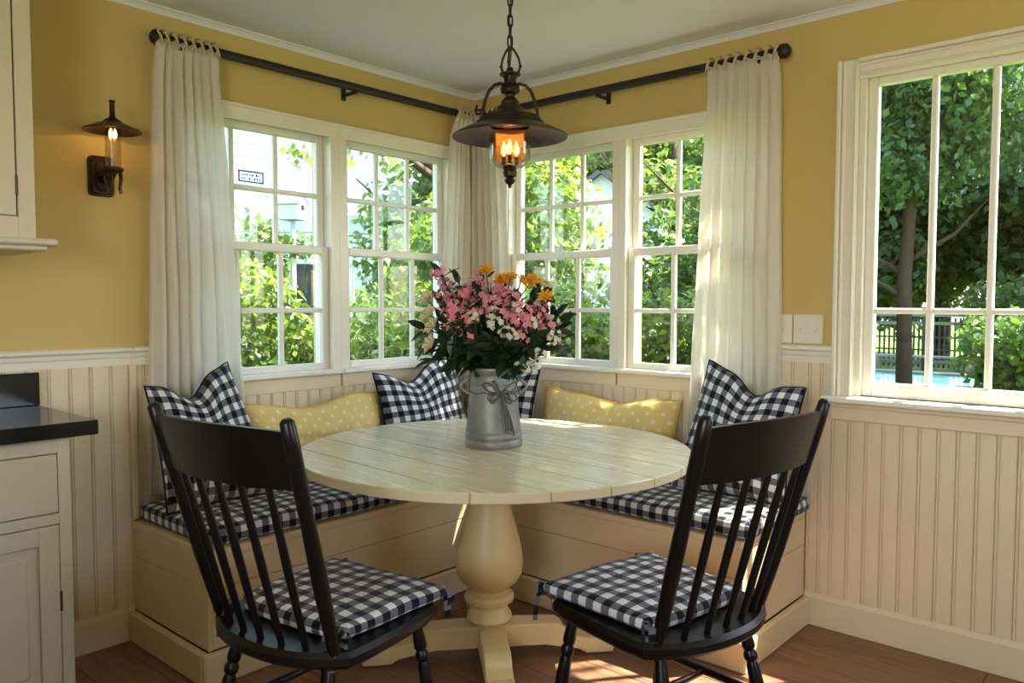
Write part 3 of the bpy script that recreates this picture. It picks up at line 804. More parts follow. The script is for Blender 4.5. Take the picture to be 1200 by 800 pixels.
# ------------------------------------------------------------------ curtain rods and curtains
RZ = 2.298; RO = -.08; RR = .0185
def rod(side, u0, u1, bracket, label, flip):
    r = tag(empty('curtain_rod'), label, 'curtain rod', 'dark iron curtain rods')
    MB().tube([P(side, u0, RO, RZ), P(side, u1, RO, RZ)], RR, 14).build('rod', 'rod_iron', r, True, sharp=.8)
    prof = [(.0, 0), (.026, .002), (.030, .010), (.030, .022), (.026, .032), (.012, .042), (0, .046)]
    def fx(p): return Vector(P(side, u0 - p.z, RO + p.x, RZ + p.y))
    MB().lathe(prof, n=8, cap=False).xf(fx).build('finial', 'rod_iron', r)
    for b in bracket:
        mb = MB(); mb.box(P(side, b - .012, -.008, RZ - .05), P(side, b + .012, 0, RZ + .03), .002); mb.box(P(side, b - .006, RO - .005, RZ - .034), P(side, b + .006, -.004, RZ - .020), .002)
        mb.box(P(side, b - .007, RO - .024, RZ - .034), P(side, b + .007, RO + .024, RZ - .0195), .002)
        mb.build('bracket', 'rod_iron', r)
    return r
rod('A', -1.775, -.02, (-.877, -1.71), 'dark iron curtain rod above the two windows on the sconce wall', False)
rod('B', -1.778, -.105, (-.905, -1.70), 'dark iron curtain rod above the two windows on the large-window wall', True)
def curtain(side, top, bot, z1, folds, amp, label, seed, w0=-.075, pinch=None):
    r = tag(empty('curtain'), label, 'curtain', 'long white linen curtains')
    NU, NV = folds * 12, 44; z0 = RZ - .002; mb = MB(); pts = []
    rr = random.Random(seed); ph = [rr.uniform(-.5, .5) for _ in range(folds + 2)]; am = [rr.uniform(.55, 1.25) for _ in range(folds + 2)]
    for j in range(NV + 1):
        v = j / NV; z = z0 + (z1 - z0) * v
        e = v ** .7
        ua = top[0] + (bot[0] - top[0]) * e; ub = top[1] + (bot[1] - top[1]) * e
        for i in range(NU + 1):
            s = i / NU; fi = s * folds; k = int(min(fi, folds - 1)); A = am[k] * (1 - (fi - k)) + am[k + 1] * (fi - k)
            wob = .35 * mnoise.noise(Vector((s * 3 + seed, v * 1.6, seed)))
            f1 = math.sin(2 * PI * (fi + wob * v * 1.4)); f2 = math.sin(2 * PI * (fi * 1.7 + seed) + 2 * v)
            a = amp * (.55 + .6 * v)
            ww_ = w0 + a * A * f1 + a * .3 * f2 * (1 - v * .4) + .012 * mnoise.noise(Vector((s * 5, v * 4, seed + 9)))
            u = ua + (ub - ua) * s + .3 * a * math.cos(2 * PI * fi * 1.0) * A * .5
            ww_ = min(ww_, -.034)
            tp = max(0, 1 - (z0 - z) / .10); ww_ = ww_ * (1 - tp) + tp * min(ww_ - .012, RO - RR - .006)
            zz = z - (.010 * math.sin(PI * fi) ** 2 * (1 - v) ** 6)
            pts.append(P(side, u, ww_, zz))
    fs = [(j * (NU + 1) + i, j * (NU + 1) + i + 1, (j + 1) * (NU + 1) + i + 1, (j + 1) * (NU + 1) + i) for j in range(NV) for i in range(NU)]
    o = mb.add(pts, fs).build('panel', 'curtain_linen', r, True, fix=False)
    so = o.modifiers.new('cloth', 'SOLIDIFY'); so.thickness = .0016
    for k in range(folds + 1):
        u = top[0] + (top[1] - top[0]) * (k + .0) / folds; u = min(max(u, top[0] + .006), top[1] - .006)
        ring = [P(side, u + .006 * math.sin(4 * a_), RO - .003 + .028 * math.cos(a_), RZ + .003 + .030 * math.sin(a_)) for a_ in [2 * PI * i / 14 for i in range(14)]]
        tm = MB().tube(ring, .0042, 6, False, True)
        tm.tube([P(side, u, RO - .032, RZ + .010), P(side, u + .006, RO - .036, RZ - .012), P(side, u + .010, RO - .038, RZ - .035)], [.005, .004, .002], 5)
        tm.build('tie_loop', 'tie_cloth', r, True)
    return r
curtain('A', (-1.800, -1.560), (-1.855, -1.440), .56, 7, .020, 'long white linen curtain beside the wall sconce', 3)
curtain('A', (-.222, -.105), (-.345, -.115), .60, 4, .018, 'long white linen curtain in the corner on the sconce wall', 8)
curtain('B', (-.250, -.060), (-.385, -.060), .60, 5, .018, 'long white linen curtain in the corner on the large-window wall', 12)
curtain('B', (-1.778, -1.475), (-1.808, -1.385), .56, 7, .020, 'long white linen curtain beside the switch plates', 21)

# ------------------------------------------------------------------ pendant lantern
PC = Vector((-1.031, -1.187, 0))
pend = tag(empty('pendant_lantern', PC), 'bronze pendant lantern with wide round shade and glass cylinder over the table', 'pendant lamp')
def plathe(name, prof, mat, n=36, sharp=.6, parent=pend): return MB().lathe(prof, n=n, cap=False).build(name, mat, parent, True, sharp=sharp)
plathe('shade', [(.070, 1.930), (.118, 1.922), (.165, 1.908), (.200, 1.893), (.206, 1.892), (.207, 1.897), (.200, 1.902), (.165, 1.919), (.130, 1.931), (.124, 1.936), (.122, 1.946), (.112, 1.950), (.110, 1.962), (.092, 1.972), (.066, 1.982), (.050, 1.990), (.046, 2.000), (.034, 2.008), (0, 2.010)], 'lamp_bronze', 48)
plathe('neck', [(0, 2.006), (.030, 2.008), (.034, 2.018), (.024, 2.030), (.016, 2.036), (.018, 2.044), (.032, 2.050), (.036, 2.062), (.032, 2.074), (.022, 2.080), (.021, 2.095), (.024, 2.108), (.036, 2.112), (.038, 2.118), (.030, 2.121), (.014, 2.128), (.010, 2.140), (0, 2.142)], 'lamp_bronze', 24)
vd = math.atan2(R.y, R.x)
def rad(a, r, z): return (r * math.cos(a), r * math.sin(a), z)
for k, s in enumerate((0, PI)):
    aa = vd + s + .05
    pts = [rad(aa, r, z) for r, z in ((.100, 1.955), (.098, 1.985), (.090, 2.020), (.075, 2.058), (.055, 2.078), (.036, 2.084), (.020, 2.080))]
    MB().tube(pts, .0062, 8).build('yoke_arm', 'lamp_bronze', pend, True)
kn = MB().tube([rad(vd + PI, .098, 1.99), rad(vd + PI, .120, 1.99)], .004, 8); kn.tube([rad(vd + PI, .118, 1.972), rad(vd + PI, .124, 1.990), rad(vd + PI, .118, 2.008)], .004, 6)
kn.build('thumb_screw', 'lamp_bronze', pend, True)
for k in range(3):
    aa = vd + .4 + k * 2 * PI / 3
    pts = [rad(aa, r, z) for r, z in ((.018, 2.118), (.034, 2.130), (.040, 2.150), (.034, 2.175), (.022, 2.195), (.006, 2.212))]
    MB().tube(pts, .0042, 7).build('hanger_wire', 'lamp_bronze', pend, True)
    MB().lathe([(0, -.007), (.006, -.003), (.006, .003), (0, .007)], rad(aa, .040, 2.150), 8, False).build('hanger_bead', 'lamp_bronze', pend, True)
link = MB(); pts = []
for i in range(18):
    a_ = 2 * PI * i / 18; pts.append((.0085 * math.cos(a_), 0, .017 * math.sin(a_) + (.006 if math.sin(a_) > 0 else -.006)))
lm = link.tube(pts, .0032, 6, False, True).mesh('chain_link', 'lamp_bronze', True)
z = 2.232; k = 0
while z < 2.425:
    o = obj('chain_link', lm, pend); o.location.z = z; o.rotation_euler.z = vd + (PI / 2 if k % 2 else 0) + .3; z += .036; k += 1
plathe('canopy', [(0, 2.415), (.012, 2.416), (.045, 2.425), (.060, 2.436), (.060, 2.4395), (0, 2.4395)], 'lamp_bronze', 28)
cord = [(.004 * math.sin(t * 9), .004 * math.cos(t * 9), 2.13 + .29 * t) for t in [i / 24 for i in range(25)]]
MB().tube(cord, .0025, 6).build('cord', 'rod_iron', pend, True)
plathe('glass_cylinder', [(.074, 1.905), (.074, 1.830), (.071, 1.812), (.062, 1.797), (.045, 1.787), (.028, 1.784), (.030, 1.786), (.046, 1.790), (.061, 1.800), (.069, 1.814), (.072, 1.830), (.072, 1.905)], 'lamp_glass', 36)
plathe('amber_liner', [(.052, 1.915), (.052, 1.812), (.050, 1.812), (.050, 1.915)], 'amber_glass', 30)
plathe('finial', [(0, 1.712), (.006, 1.716), (.007, 1.724), (.016, 1.732), (.020, 1.742), (.012, 1.748), (.024, 1.756), (.026, 1.770), (.022, 1.776), (.026, 1.784), (.028, 1.792), (.012, 1.796), (0, 1.797)], 'lamp_bronze', 20)
for k in range(3):
    aa = vd + .5 + k * 2 * PI / 3; c = rad(aa, .026, 0)
    MB().lathe([(.008, 1.797), (.008, 1.822), (.010, 1.824), (.006, 1.828)], c, 12).build('candle_sleeve', 'lamp_bronze', pend, True, sharp=.6)
    MB().lathe([(0, 1.828), (.0085, 1.838), (.0105, 1.848), (.008, 1.862), (.003, 1.878), (0, 1.884)], c, 12, False).build('bulb', 'flame_bulb', pend, True)
pl = bpy.data.lights.new('pendant_light', 'POINT'); pl.energy = 1.2; pl.color = (1, .60, .28); pl.shadow_soft_size = .006
plo = bpy.data.objects.new('pendant_light', pl); COL.objects.link(plo); plo.location = (PC.x, PC.y, 1.893); 

# ------------------------------------------------------------------ wall sconce
sc_ = tag(empty('wall_sconce', (-1.975, 0, 1.69)), 'bronze wall sconce with flat conical shade and glass chimney', 'wall lamp')
mb = MB()
def rrect(hw_, hh, r, n=5):
    o = []
    for cx, cz, a0 in ((hw_ - r, hh - r, 0), (-hw_ + r, hh - r, PI / 2), (-hw_ + r, -hh + r, PI), (hw_ - r, -hh + r, 3 * PI / 2)):
        for i in range(n + 1): o.append((cx + r * math.cos(a0 + PI / 2 * i / n), cz + r * math.sin(a0 + PI / 2 * i / n)))
    return o
for (a_, b_, d0, d1) in ((.046, .074, 0, .012), (.038, .066, .0115, .022), (.026, .054, .0215, .030)):
    st0 = len(mb.v); mb.prism(rrect(a_, b_, .018), d0, d1, .003); mb.xf(lambda p: Vector((p.x, -p.z, .074 + p.y)), st0)
mb.build('back_plate', 'lamp_bronze', sc_, True, sharp=.5)
MB().tube([(0, -.02, .062), (0, -.06, .055), (0, -.10, .062), (0, -.118, .078)], [.016, .013, .012, .014], 10).build('arm', 'lamp_bronze', sc_, True)
LC = (0, -.118, 0)
MB().lathe([(0, .070), (.012, .072), (.030, .080), (.034, .086), (.034, .092), (.026, .096), (0, .097)], LC, 20, False).build('cup', 'lamp_bronze', sc_, True, sharp=.6)
for k in range(5):
    a_ = 2 * PI * k / 5 + .4
    MB().tube([(.026 * math.cos(a_), -.118 + .026 * math.sin(a_), .082), (.030 * math.cos(a_), -.118 + .030 * math.sin(a_), .055), (.024 * math.cos(a_), -.118 + .024 * math.sin(a_), .020), (.030 * math.cos(a_), -.118 + .030 * math.sin(a_), .002)], [.004, .004, .0035, .002], 6).build('prong', 'lamp_bronze', sc_, True)
MB().lathe([(.026, .097), (.027, .235), (.0255, .235), (.0245, .097)], LC, 24, False).build('glass_chimney', 'lamp_glass', sc_, True, sharp=.6)
MB().lathe([(.094, .222), (.096, .222), (.097, .226), (.050, .248), (.036, .252), (.028, .262), (.012, .272), (.0095, .280), (.0085, .325), (.011, .327), (.011, .332), (0, .333)], LC, 32, False).build('shade', 'lamp_bronze', sc_, True, sharp=.6)
MB().lathe([(.094, .222), (.050, .243), (.030, .246), (0, .247)], LC, 32, False).build('shade_lining', 'lamp_bronze', sc_, True)
MB().lathe([(0, .20), (.0055, .206), (.007, .216), (.005, .228), (0, .238)], (-.007, -.118, -.004), 10, False).build('bulb', 'sconce_bulb', sc_, True)
MB().lathe([(0, .20), (.0055, .206), (.007, .216), (.005, .228), (0, .238)], (.008, -.118, -.004), 10, False).build('bulb', 'sconce_bulb', sc_, True)
MB().lathe([(.007, .097), (.005, .19), (.008, .196), (0, .2)], LC, 10, False).build('candle_tube', 'lamp_glass', sc_, True)
ql = bpy.data.lights.new('sconce_light', 'POINT'); ql.energy = .30; ql.color = (1, .58, .25); ql.shadow_soft_size = .003
qlo = bpy.data.objects.new('sconce_light', ql); COL.objects.link(qlo); qlo.location = (-1.975, -.118, 1.69 + .2405)

# ------------------------------------------------------------------ kitchen cabinets on the left wall
def door_panel(root, name, x0, x1, z0, z1, y, knob=None, raised=True, hinge=None):
    d = MB(); f = .055
    d.box((x0, y - .018, z0), (x0 + f, y, z1), .002); d.box((x1 - f, y - .018, z0), (x1, y, z1), .002)
    d.box((x0 + f, y - .018, z1 - f), (x1 - f, y, z1), .002); d.box((x0 + f, y - .018, z0), (x1 - f, y, z0 + f), .002)
    o = d.build(name, 'cabinet_paint', root)
    p = MB(); p.box((x0 + f, y - .006, z0 + f), (x1 - f, y - .002, z1 - f)); p.box((x0 + f + .03, y - .015, z0 + f + .03), (x1 - f - .03, y - .004, z1 - f - .03), .009)
    p.build('panel', 'cabinet_paint', o)
    if hinge:
        for z in hinge: MB().tube([(x1 + .002, y - .018, z - .03), (x1 + .002, y - .018, z + .03)], .004, 8).build('hinge', 'knob_bronze', o)
    return o
cab = tag(empty('base_cabinet'), 'cream base cabinet with drawer and panelled door', 'cabinet')
CX1 = -2.285; CX0 = -3.1; CY = -.52; CH = .897
b = MB(); b.box((CX0, CY + .022, .09), (CX1 - .0, -.02, CH)); b.box((CX0, CY + .07, 0), (CX1, -.02, .09)); b.build('body', 'cabinet_paint', cab)
b = MB()
for (x0, x1, z0, z1) in ((CX1 - .034, CX1, 0, CH), (CX0, CX0 + .04, .0, CH), (CX0 + .04, CX1 - .034, .85, CH), (CX0 + .04, CX1 - .034, .636, .668), (CX0 + .04, CX1 - .034, 0, .10)): b.box((x0, CY, z0), (x1, CY + .0215, z1), .0015)
b.build('face_frame', 'cabinet_paint', cab)
for (x0, x1) in ((-2.685, CX1 - .036), (CX0 + .043, -2.689)):
    dr = box('drawer_front', (x0, CY - .001, .671), (x1, CY + .018, .847), 'cabinet_paint', cab, .003)
    MB().lathe([(.006, 0), (.006, .012), (.014, .018), (.015, .026), (.008, .031), (0, .032)], n=14).xf(lambda p: Vector(((x0 + x1) / 2 + p.x, CY - .001 - p.z, .762 + p.y))).build('knob', 'knob_bronze', dr, True)
    door_panel(cab, 'door', x0, x1, .103, .633, CY + .017, hinge=(.40,) if x1 > -2.5 else None)
tag(box('countertop', (CX0, CY - .032, CH + .0005), (-2.212, -.0185, .942), 'black_stone', None, .003), 'black polished stone countertop on the base cabinet', 'countertop')
tag(box('backsplash', (CX0, -.040, .9425), (-2.209, -.019, 1.056), 'black_stone', None, .002), 'black stone upstand at the back of the countertop', 'backsplash')
uc = tag(empty('wall_cabinet'), 'cream wall cabinet with panelled door above the black countertop', 'cabinet')
UX1 = -2.297; UY = -.325
b = MB(); b.box((CX0, UY + .022, 1.50), (UX1, -.002, CEIL - .0005)); b.build('body', 'cabinet_paint', uc)
b = MB()
for (x0, x1, z0, z1) in ((UX1 - .048, UX1, 1.50, CEIL - .0005), (CX0, UX1 - .048, 1.50, 1.565), (CX0, UX1 - .048, 2.37, CEIL - .0005)): b.box((x0, UY, z0), (x1, UY + .0215, z1), .0015)
b.build('face_frame', 'cabinet_paint', uc)
door_panel(uc, 'door', -2.70, UX1 - .053, 1.568, 2.367, UY + .018, hinge=(1.66, 2.25)); door_panel(uc, 'door', CX0, -2.704, 1.568, 2.367, UY + .018)
b = MB(); b.box((CX0, UY - .03, 1.478), (UX1 + .055, -.002, 1.4995), .006); b.box((CX0, UY - .014, 1.462), (UX1 + .03, -.002, 1.479), .005); b.build('bottom_moulding', 'cabinet_paint', uc)

# island added beyond the left edge of the view to shade the lower left
isl = tag(empty('blocker_island'), 'added out-of-view cream island with black stone top, shading the lower left', 'light-blocking island')
IX0, IX1, IY0, IY1 = -4.7, -3.02, -1.86, -1.14
box('body', (IX0 + .03, IY0 + .03, .0), (IX1 - .03, IY1 - .03, 1.01), 'cabinet_paint', isl, .004)
for k in range(3):
    x0 = IX0 + .05 + k * .53
    door_panel(isl, 'door', x0, x0 + .51, .10, .95, IY0 + .03)
box('top', (IX0, IY0, 1.011), (IX1, IY1, 1.05), 'black_stone', isl, .004)
# ------------------------------------------------------------------ milk jug with bow, and the flowers
JC = Vector((-1.045, -1.120, TZ))
jug = tag(empty('milk_jug', JC), 'grey zinc milk jug with string bow on the table', 'jug')
MB().lathe([(0, .006), (.098, .004), (.104, .0005), (.106, .006), (.106, .024), (.103, .028), (.105, .034), (.105, .050), (.102, .054), (.103, .060), (.100, .072), (.093, .140), (.088, .200), (.085, .226), (.088, .230), (.088, .236), (.083, .242), (.081, .262), (.084, .268), (.091, .276), (.093, .284), (.091, .290), (.088, .288), (.080, .266), (.080, .240), (.083, .205), (.095, .06), (0, .03)], n=44, cap=False).build('body', 'zinc', jug, True, sharp=.7)
for s in (-1, 1):
    pts = [(s * (.082 + .040 * math.sin(PI * t)), 0, .250 - .062 * t) for t in [i / 10 for i in range(11)]]
    o = MB().tube(pts, .0055, 8).build('handle', 'zinc', jug, True); o.rotation_euler.z = vd
toc = math.atan2(CAM.y - JC.y, CAM.x - JC.x)
ba = toc + .28
def jp(ang, z, off=.004):
    r = .103 - .0185 * min(1, max(0, (z - .06) / .166)) + off; return Vector((r * math.cos(ang), r * math.sin(ang), z))
bow = MB(); rr = random.Random(4)
MB().tube([jp(2 * PI * i / 48, .200 + .003 * math.sin(i), .0025) for i in range(48)], .0022, 6, False, True).build('string', 'raffia', jug, True)
for k in range(9):
    s = -1 if k % 2 else 1; spread = rr.uniform(.25, .75); hz = rr.uniform(-.035, .05)
    pts = []
    for i in range(13):
        t = i / 12; a_ = ba + s * spread * math.sin(PI * t) * .9; pts.append(jp(a_, .200 + hz * math.sin(PI * t) + .014 * math.sin(2 * PI * t), .006 + .018 * math.sin(PI * t)))
    bow.tube(pts, .0030, 5)
for k in range(6):
    s = rr.choice((-.55, .25, .35, .45, .15)); L = rr.uniform(.11, .19)
    bow.tube([jp(ba + s * t ** .8, .200 - L * t, .007 + .010 * math.sin(PI * t)) for t in [i / 9 for i in range(10)]], .0030, 5)
bow.build('bow', 'raffia', jug, True)

JT = JC + Vector((0, 0, .27))
def floret(mb, c, nrm, size, petals=5, cup=.25, wide=.55, rr=random):
    n = Vector(nrm).normalized(); a = n.orthogonal().normalized(); b_ = n.cross(a); a0 = rr.uniform(0, 6.28)
    for k in range(petals):
        t = a0 + 2 * PI * k / petals; d = a * math.cos(t) + b_ * math.sin(t); s = n.cross(d)
        p0 = c; p1 = c + d * size * .55 + s * size * wide * .5 + n * size * cup; p2 = c + d * size + n * size * cup * .9; p3 = c + d * size * .55 - s * size * wide * .5 + n * size * cup
        mb.add([p0, p1, p2, p3], [(0, 1, 2), (0, 2, 3)])
def leafquad(mb, p, d, up, L, wd):
    d = d.normalized(); s = d.cross(up); 
    if s.length < 1e-3: s = d.orthogonal()
    s.normalize(); nn = s.cross(d)
    a = p; b1 = p + d * L * .35 + s * wd * .5; b2 = p + d * L * .35 - s * wd * .5; c1 = p + d * L * .7 + s * wd * .42 - nn * L * .06; c2 = p + d * L * .7 - s * wd * .42 - nn * L * .06; m1 = p + d * L * .35 - nn * wd * .12; m2 = p + d * L * .7 - nn * (L * .06 + wd * .1); e = p + d * L - nn * L * .16
    mb.add([a, b1, m1, b2, c1, m2, c2, e], [(0, 1, 2), (0, 2, 3), (1, 4, 5, 2), (2, 5, 6, 3), (4, 7, 5), (5, 7, 6)])
def stem_path(head, rr):
    base = JC + Vector((rr.uniform(-.05, .05), rr.uniform(-.05, .05), .05)); neck = JT + Vector((rr.uniform(-.055, .055), rr.uniform(-.055, .055), 0))
    h = Vector(head); mid = neck.lerp(h, .5) + Vector((0, 0, .03))
    P_ = [base, neck, mid, h]; out = []
    for i in range(11):
        t = i / 10; 
        if t < .35: out.append(P_[0].lerp(P_[1], t / .35))
        else:
            q = (t - .35) / .65; out.append((P_[1] * (1 - q) ** 2 + P_[2] * 2 * q * (1 - q) + P_[3] * q * q))
    return out
def flower(kind, head, label, group, seed):
    rr = random.Random(seed); head = Vector(head)
    nm = {'pink': 'pink_flower', 'white': 'white_flower', 'orange': 'orange_flower', 'daisy': 'white_daisy', 'cream': 'cream_flower', 'leaf': 'leaf_sprig'}[kind]
    r = tag(empty(nm, JC), label, 'flower' if kind != 'leaf' else 'foliage', group)
    path = stem_path(head, rr); loc = [p - JC for p in path]
    MB().tube(loc, .0022, 5).build('stem', 'stem_green', r, True)
    h = head - JC; out = (h - (JT - JC)).normalized(); view = (CAM - head).normalized()
    if kind in ('pink', 'white'):
        mb = MB(); cnt = rr.randint(11, 16) if kind == 'pink' else rr.randint(6, 10); sp = .038 if kind == 'pink' else .026
        for k in range(cnt):
            d = Vector((rr.gauss(0, 1), rr.gauss(0, 1), rr.gauss(0, .8))).normalized(); c = h + d * sp * rr.uniform(.45, 1)
            floret(mb, c, d * .8 + out * .4 + view * .5, rr.uniform(.011, .016) if kind == 'pink' else rr.uniform(.010, .014), 5, .2, .75, rr)
        mb.build('blossoms', kind + '_petal', r, fix=False)
        cb = MB()
        for k in range(7):
            d = Vector((rr.gauss(0, 1), rr.gauss(0, 1), rr.gauss(0, 1))).normalized(); cb.tube([h - out * .03, h + d * sp * .8], .0012, 4, False)
        cb.build('pedicels', 'stem_green', r)
    elif kind in ('orange', 'daisy', 'cream'):
        n_ = (out * .5 + view * .55 + Vector((0, 0, .5))).normalized()
        mb = MB(); S_ = {'orange': .036, 'daisy': .032, 'cream': .042}[kind]
        if kind == 'orange':
            S_ *= rr.uniform(.75, 1.1); n_ = (n_ + Vector((rr.gauss(0, .35), rr.gauss(0, .35), rr.gauss(0, .3)))).normalized()
            for ring, (sz, cp) in enumerate(((1.0, .25), (.9, .6), (.7, 1.1))): floret(mb, h, n_, S_ * sz, 7, cp * rr.uniform(.7, 1.3), .34, rr)
            mb.build('petals', 'orange_petal', r, fix=False); MB().lathe([(0, -.003), (.006, 0), (.005, .005), (0, .007)], h, 8, False).build('centre', 'yellow_centre', r, True)
        elif kind == 'daisy':
            floret(mb, h, n_, S_, 9, .1, .5, rr); floret(mb, h, n_, S_ * .9, 9, .2, .5, rr); mb.build('petals', 'white_petal', r, fix=False)
            MB().lathe([(0, -.005), (.009, 0), (.007, .006), (0, .009)], h + n_ * .004, 10, False).build('centre', 'yellow_centre', r, True)
        else:
            floret(mb, h, out + view * .4, S_, 6, .55, .55, rr); floret(mb, h, out + view * .4, S_ * .7, 5, .7, .5, rr); mb.build('petals', 'cream_petal', r, fix=False)
    lm_ = MB(); nl = {'leaf': 22, 'pink': 7, 'white': 6}.get(kind, 4)
    for k in range(nl):
        t = rr.uniform(.45, .97) if kind != 'leaf' else rr.uniform(.42, 1.0); f = t * 10; i = min(int(f), 9); p = loc[i].lerp(loc[i + 1], f - i)
        d = Vector((rr.gauss(0, 1), rr.gauss(0, 1), rr.gauss(0, .7))).normalized() + out * .6
        L = rr.uniform(.035, .060) if kind != 'leaf' else rr.uniform(.05, .085)
        leafquad(lm_, p, d, Vector((0, 0, 1)) + d.orthogonal() * .4, L, L * .42)
    lm_.build('leaves', 'bouquet_leaf', r, fix=False)
    return r
JD = (JC - CAM).dot(F)
fl_spots = dict(
    pink=[(516, 347, 0), (533, 357, -.05), (560, 365, -.08), (545, 356, -.04), (578, 348, -.06), (598, 362, -.09), (626, 368, -.06), (535, 384, -.08), (555, 334, .03), (610, 378, -.1), (524, 352, .04), (540, 343, -.02), (521, 333, .06), (556, 345, .05), (530, 366, -.06), (549, 372, -.08), (568, 352, -.05), (575, 336, .05), (590, 344, -.04), (585, 362, -.09), (603, 352, -.08), (613, 365, -.09), (601, 372, -.1), (622, 378, -.07), (634, 362, -.02), (612, 392, -.1), (548, 388, -.1), (529, 376, -.04), (513, 317, .08), (640, 380, -.03), (593, 330, .05), (562, 328, .08)],
    white=[(555, 374, -.11), (585, 382, -.12), (574, 375, -.12), (594, 390, -.13), (602, 398, -.13), (580, 366, -.12), (624, 376, -.10), (645, 388, -.06), (653, 394, -.04), (662, 398, -.02), (646, 398, -.06), (650, 376, 0), (606, 358, -.1), (626, 428, -.10), (634, 416, -.09), (612, 432, -.12)],
    orange=[(570, 319, .0), (598, 326, -.03), (610, 330, -.05), (622, 331, -.02), (588, 331, .0), (634, 334, .0), (640, 350, -.04)],
    daisy=[(641, 333, -.02)],
    cream=[(501, 352, -.02), (504, 370, -.05), (509, 384, -.06), (507, 404, -.07)],
    leaf=[(518, 322, .09), (545, 335, .10), (600, 340, .08), (628, 345, .06), (650, 362, .02), (668, 380, .03), (512, 372, .02), (530, 350, .09), (570, 360, .10), (612, 352, .10), (640, 370, .08), (655, 392, .0), (500, 385, .03), (505, 420, -.04), (503, 402, -.02), (508, 396, .04), (520, 398, -.08), (540, 404, -.11), (560, 410, -.12), (580, 416, -.13), (600, 414, -.12), (622, 404, -.09), (640, 406, -.04), (656, 372, .04), (508, 345, .06), (535, 326, .07), (646, 346, .06), (560, 395, -.13), (595, 404, -.14), (575, 400, -.14), (530, 390, -.10), (615, 410, -.12), (662, 362, .05), (516, 410, -.06), (548, 420, -.10), (628, 392, -.1)])
fl_lab = dict(pink=('pink clustered small-petalled flower in the milk jug', 'pink flowers in the jug'), white=('small white clustered flower in the milk jug', 'white flowers in the jug'),
              orange=('orange-yellow many-petalled flower at the top of the bouquet', 'orange flowers in the jug'), daisy=('single white daisy with yellow centre in the bouquet', None),
              cream=('pale cream trumpet flower on the leafy side of the bouquet', 'cream flowers in the jug'), leaf=('dark green leaf sprig in the milk jug', 'leaf sprigs in the jug'))
sd = 100
for kind, spots in fl_spots.items():
    for (px, py, dd) in spots:
        sd += 1; flower(kind, at(px, py, JD + dd), fl_lab[kind][0], fl_lab[kind][1], sd)

# ------------------------------------------------------------------ outside
GZ = -0.35
tag(box('ground', (-30, -40, GZ - .2), (60, 60, GZ), 'lawn', c=0), 'green lawn outside the windows', 'lawn', kind='structure')
def leaf_mesh(name, centers, radii, count, size, mat, seed, squash=(1, 1, 1), shell=.55):
    g_ = np.random.default_rng(seed); centers = np.array(centers, float); radii = np.array(radii, float)
    wts = radii ** 2 / (radii ** 2).sum(); idx = g_.choice(len(radii), count, p=wts)
    d = g_.normal(size=(count, 3)); d /= np.linalg.norm(d, axis=1)[:, None]
    rr_ = radii[idx] * (shell + (1 - shell) * g_.random(count) ** .6)
    pos = centers[idx] + d * rr_[:, None] * np.array(squash)
    nrm = d + g_.normal(size=(count, 3)) * .8 + np.array([0, 0, .35]); nrm /= np.linalg.norm(nrm, axis=1)[:, None]
    t = np.cross(nrm, g_.normal(size=(count, 3))); t /= np.linalg.norm(t, axis=1)[:, None]; b_ = np.cross(nrm, t)
    s = size * g_.uniform(.65, 1.35, count)[:, None]
    v = np.stack([pos - t * s * .5, pos + b_ * s * .28 + nrm * s * .06, pos + t * s * .5 - nrm * s * .08, pos - b_ * s * .28 + nrm * s * .06], 1).reshape(-1, 3)
    me = bpy.data.meshes.new(name); me.vertices.add(count * 4); me.vertices.foreach_set('co', v.ravel().astype('f'))
    me.loops.add(count * 4); me.loops.foreach_set('vertex_index', np.arange(count * 4, dtype='i'))
    me.polygons.add(count); me.polygons.foreach_set('loop_start', np.arange(0, count * 4, 4, dtype='i')); me.polygons.foreach_set('loop_total', np.full(count, 4, dtype='i'))
    me.materials.append(M[mat]); me.update(); me.validate(); return me
# hedge shrubs close to the windows
def blob_field(hx, hy, z0, z1, seed, r=.24):
    g_ = random.Random(seed); cs = []; rs_ = []
    for k in range(46):
        cs.append((g_.uniform(-hx, hx), g_.uniform(-hy, hy), g_.uniform(z0, z1 - r * .8))); rs_.append(g_.uniform(.7, 1.15) * r)
    return cs, rs_
hm = [leaf_mesh('hedge_leaves', *blob_field(.48, .42, .1, 1.82, 40 + k), 9000, .062, 'hedge_leaf', 50 + k, (1, 1, 1), .35) for k in range(3)]
hs = []
for i in range(7): hs.append((-2.35 + i * .82, 1.55 + .1 * math.sin(i * 2), 'bushy green hedge shrub outside the windows on the sconce wall', 'hedge shrubs along the sconce wall'))
for i in range(5): hs.append((1.60 + .1 * math.sin(i * 3), 1.45 - i * .62, 'bushy green hedge shrub outside the windows on the large-window wall', 'hedge shrubs along the large-window wall'))
for i, (x, y, lb, gp) in enumerate(hs):
    r = tag(empty('hedge_shrub', (x, y, GZ), rng.uniform(0, 6.28)), lb, 'shrub', gp)
    f = obj('foliage', hm[i % 3], r); f['kind'] = 'stuff'; f.scale = (1, 1, rng.uniform(.95, 1.05))
    MB().tube([(0, 0, 0), (.03, .02, .5), (.0, .05, 1.2)], [.035, .028, .012], 6).build('stem', 'bark', r)
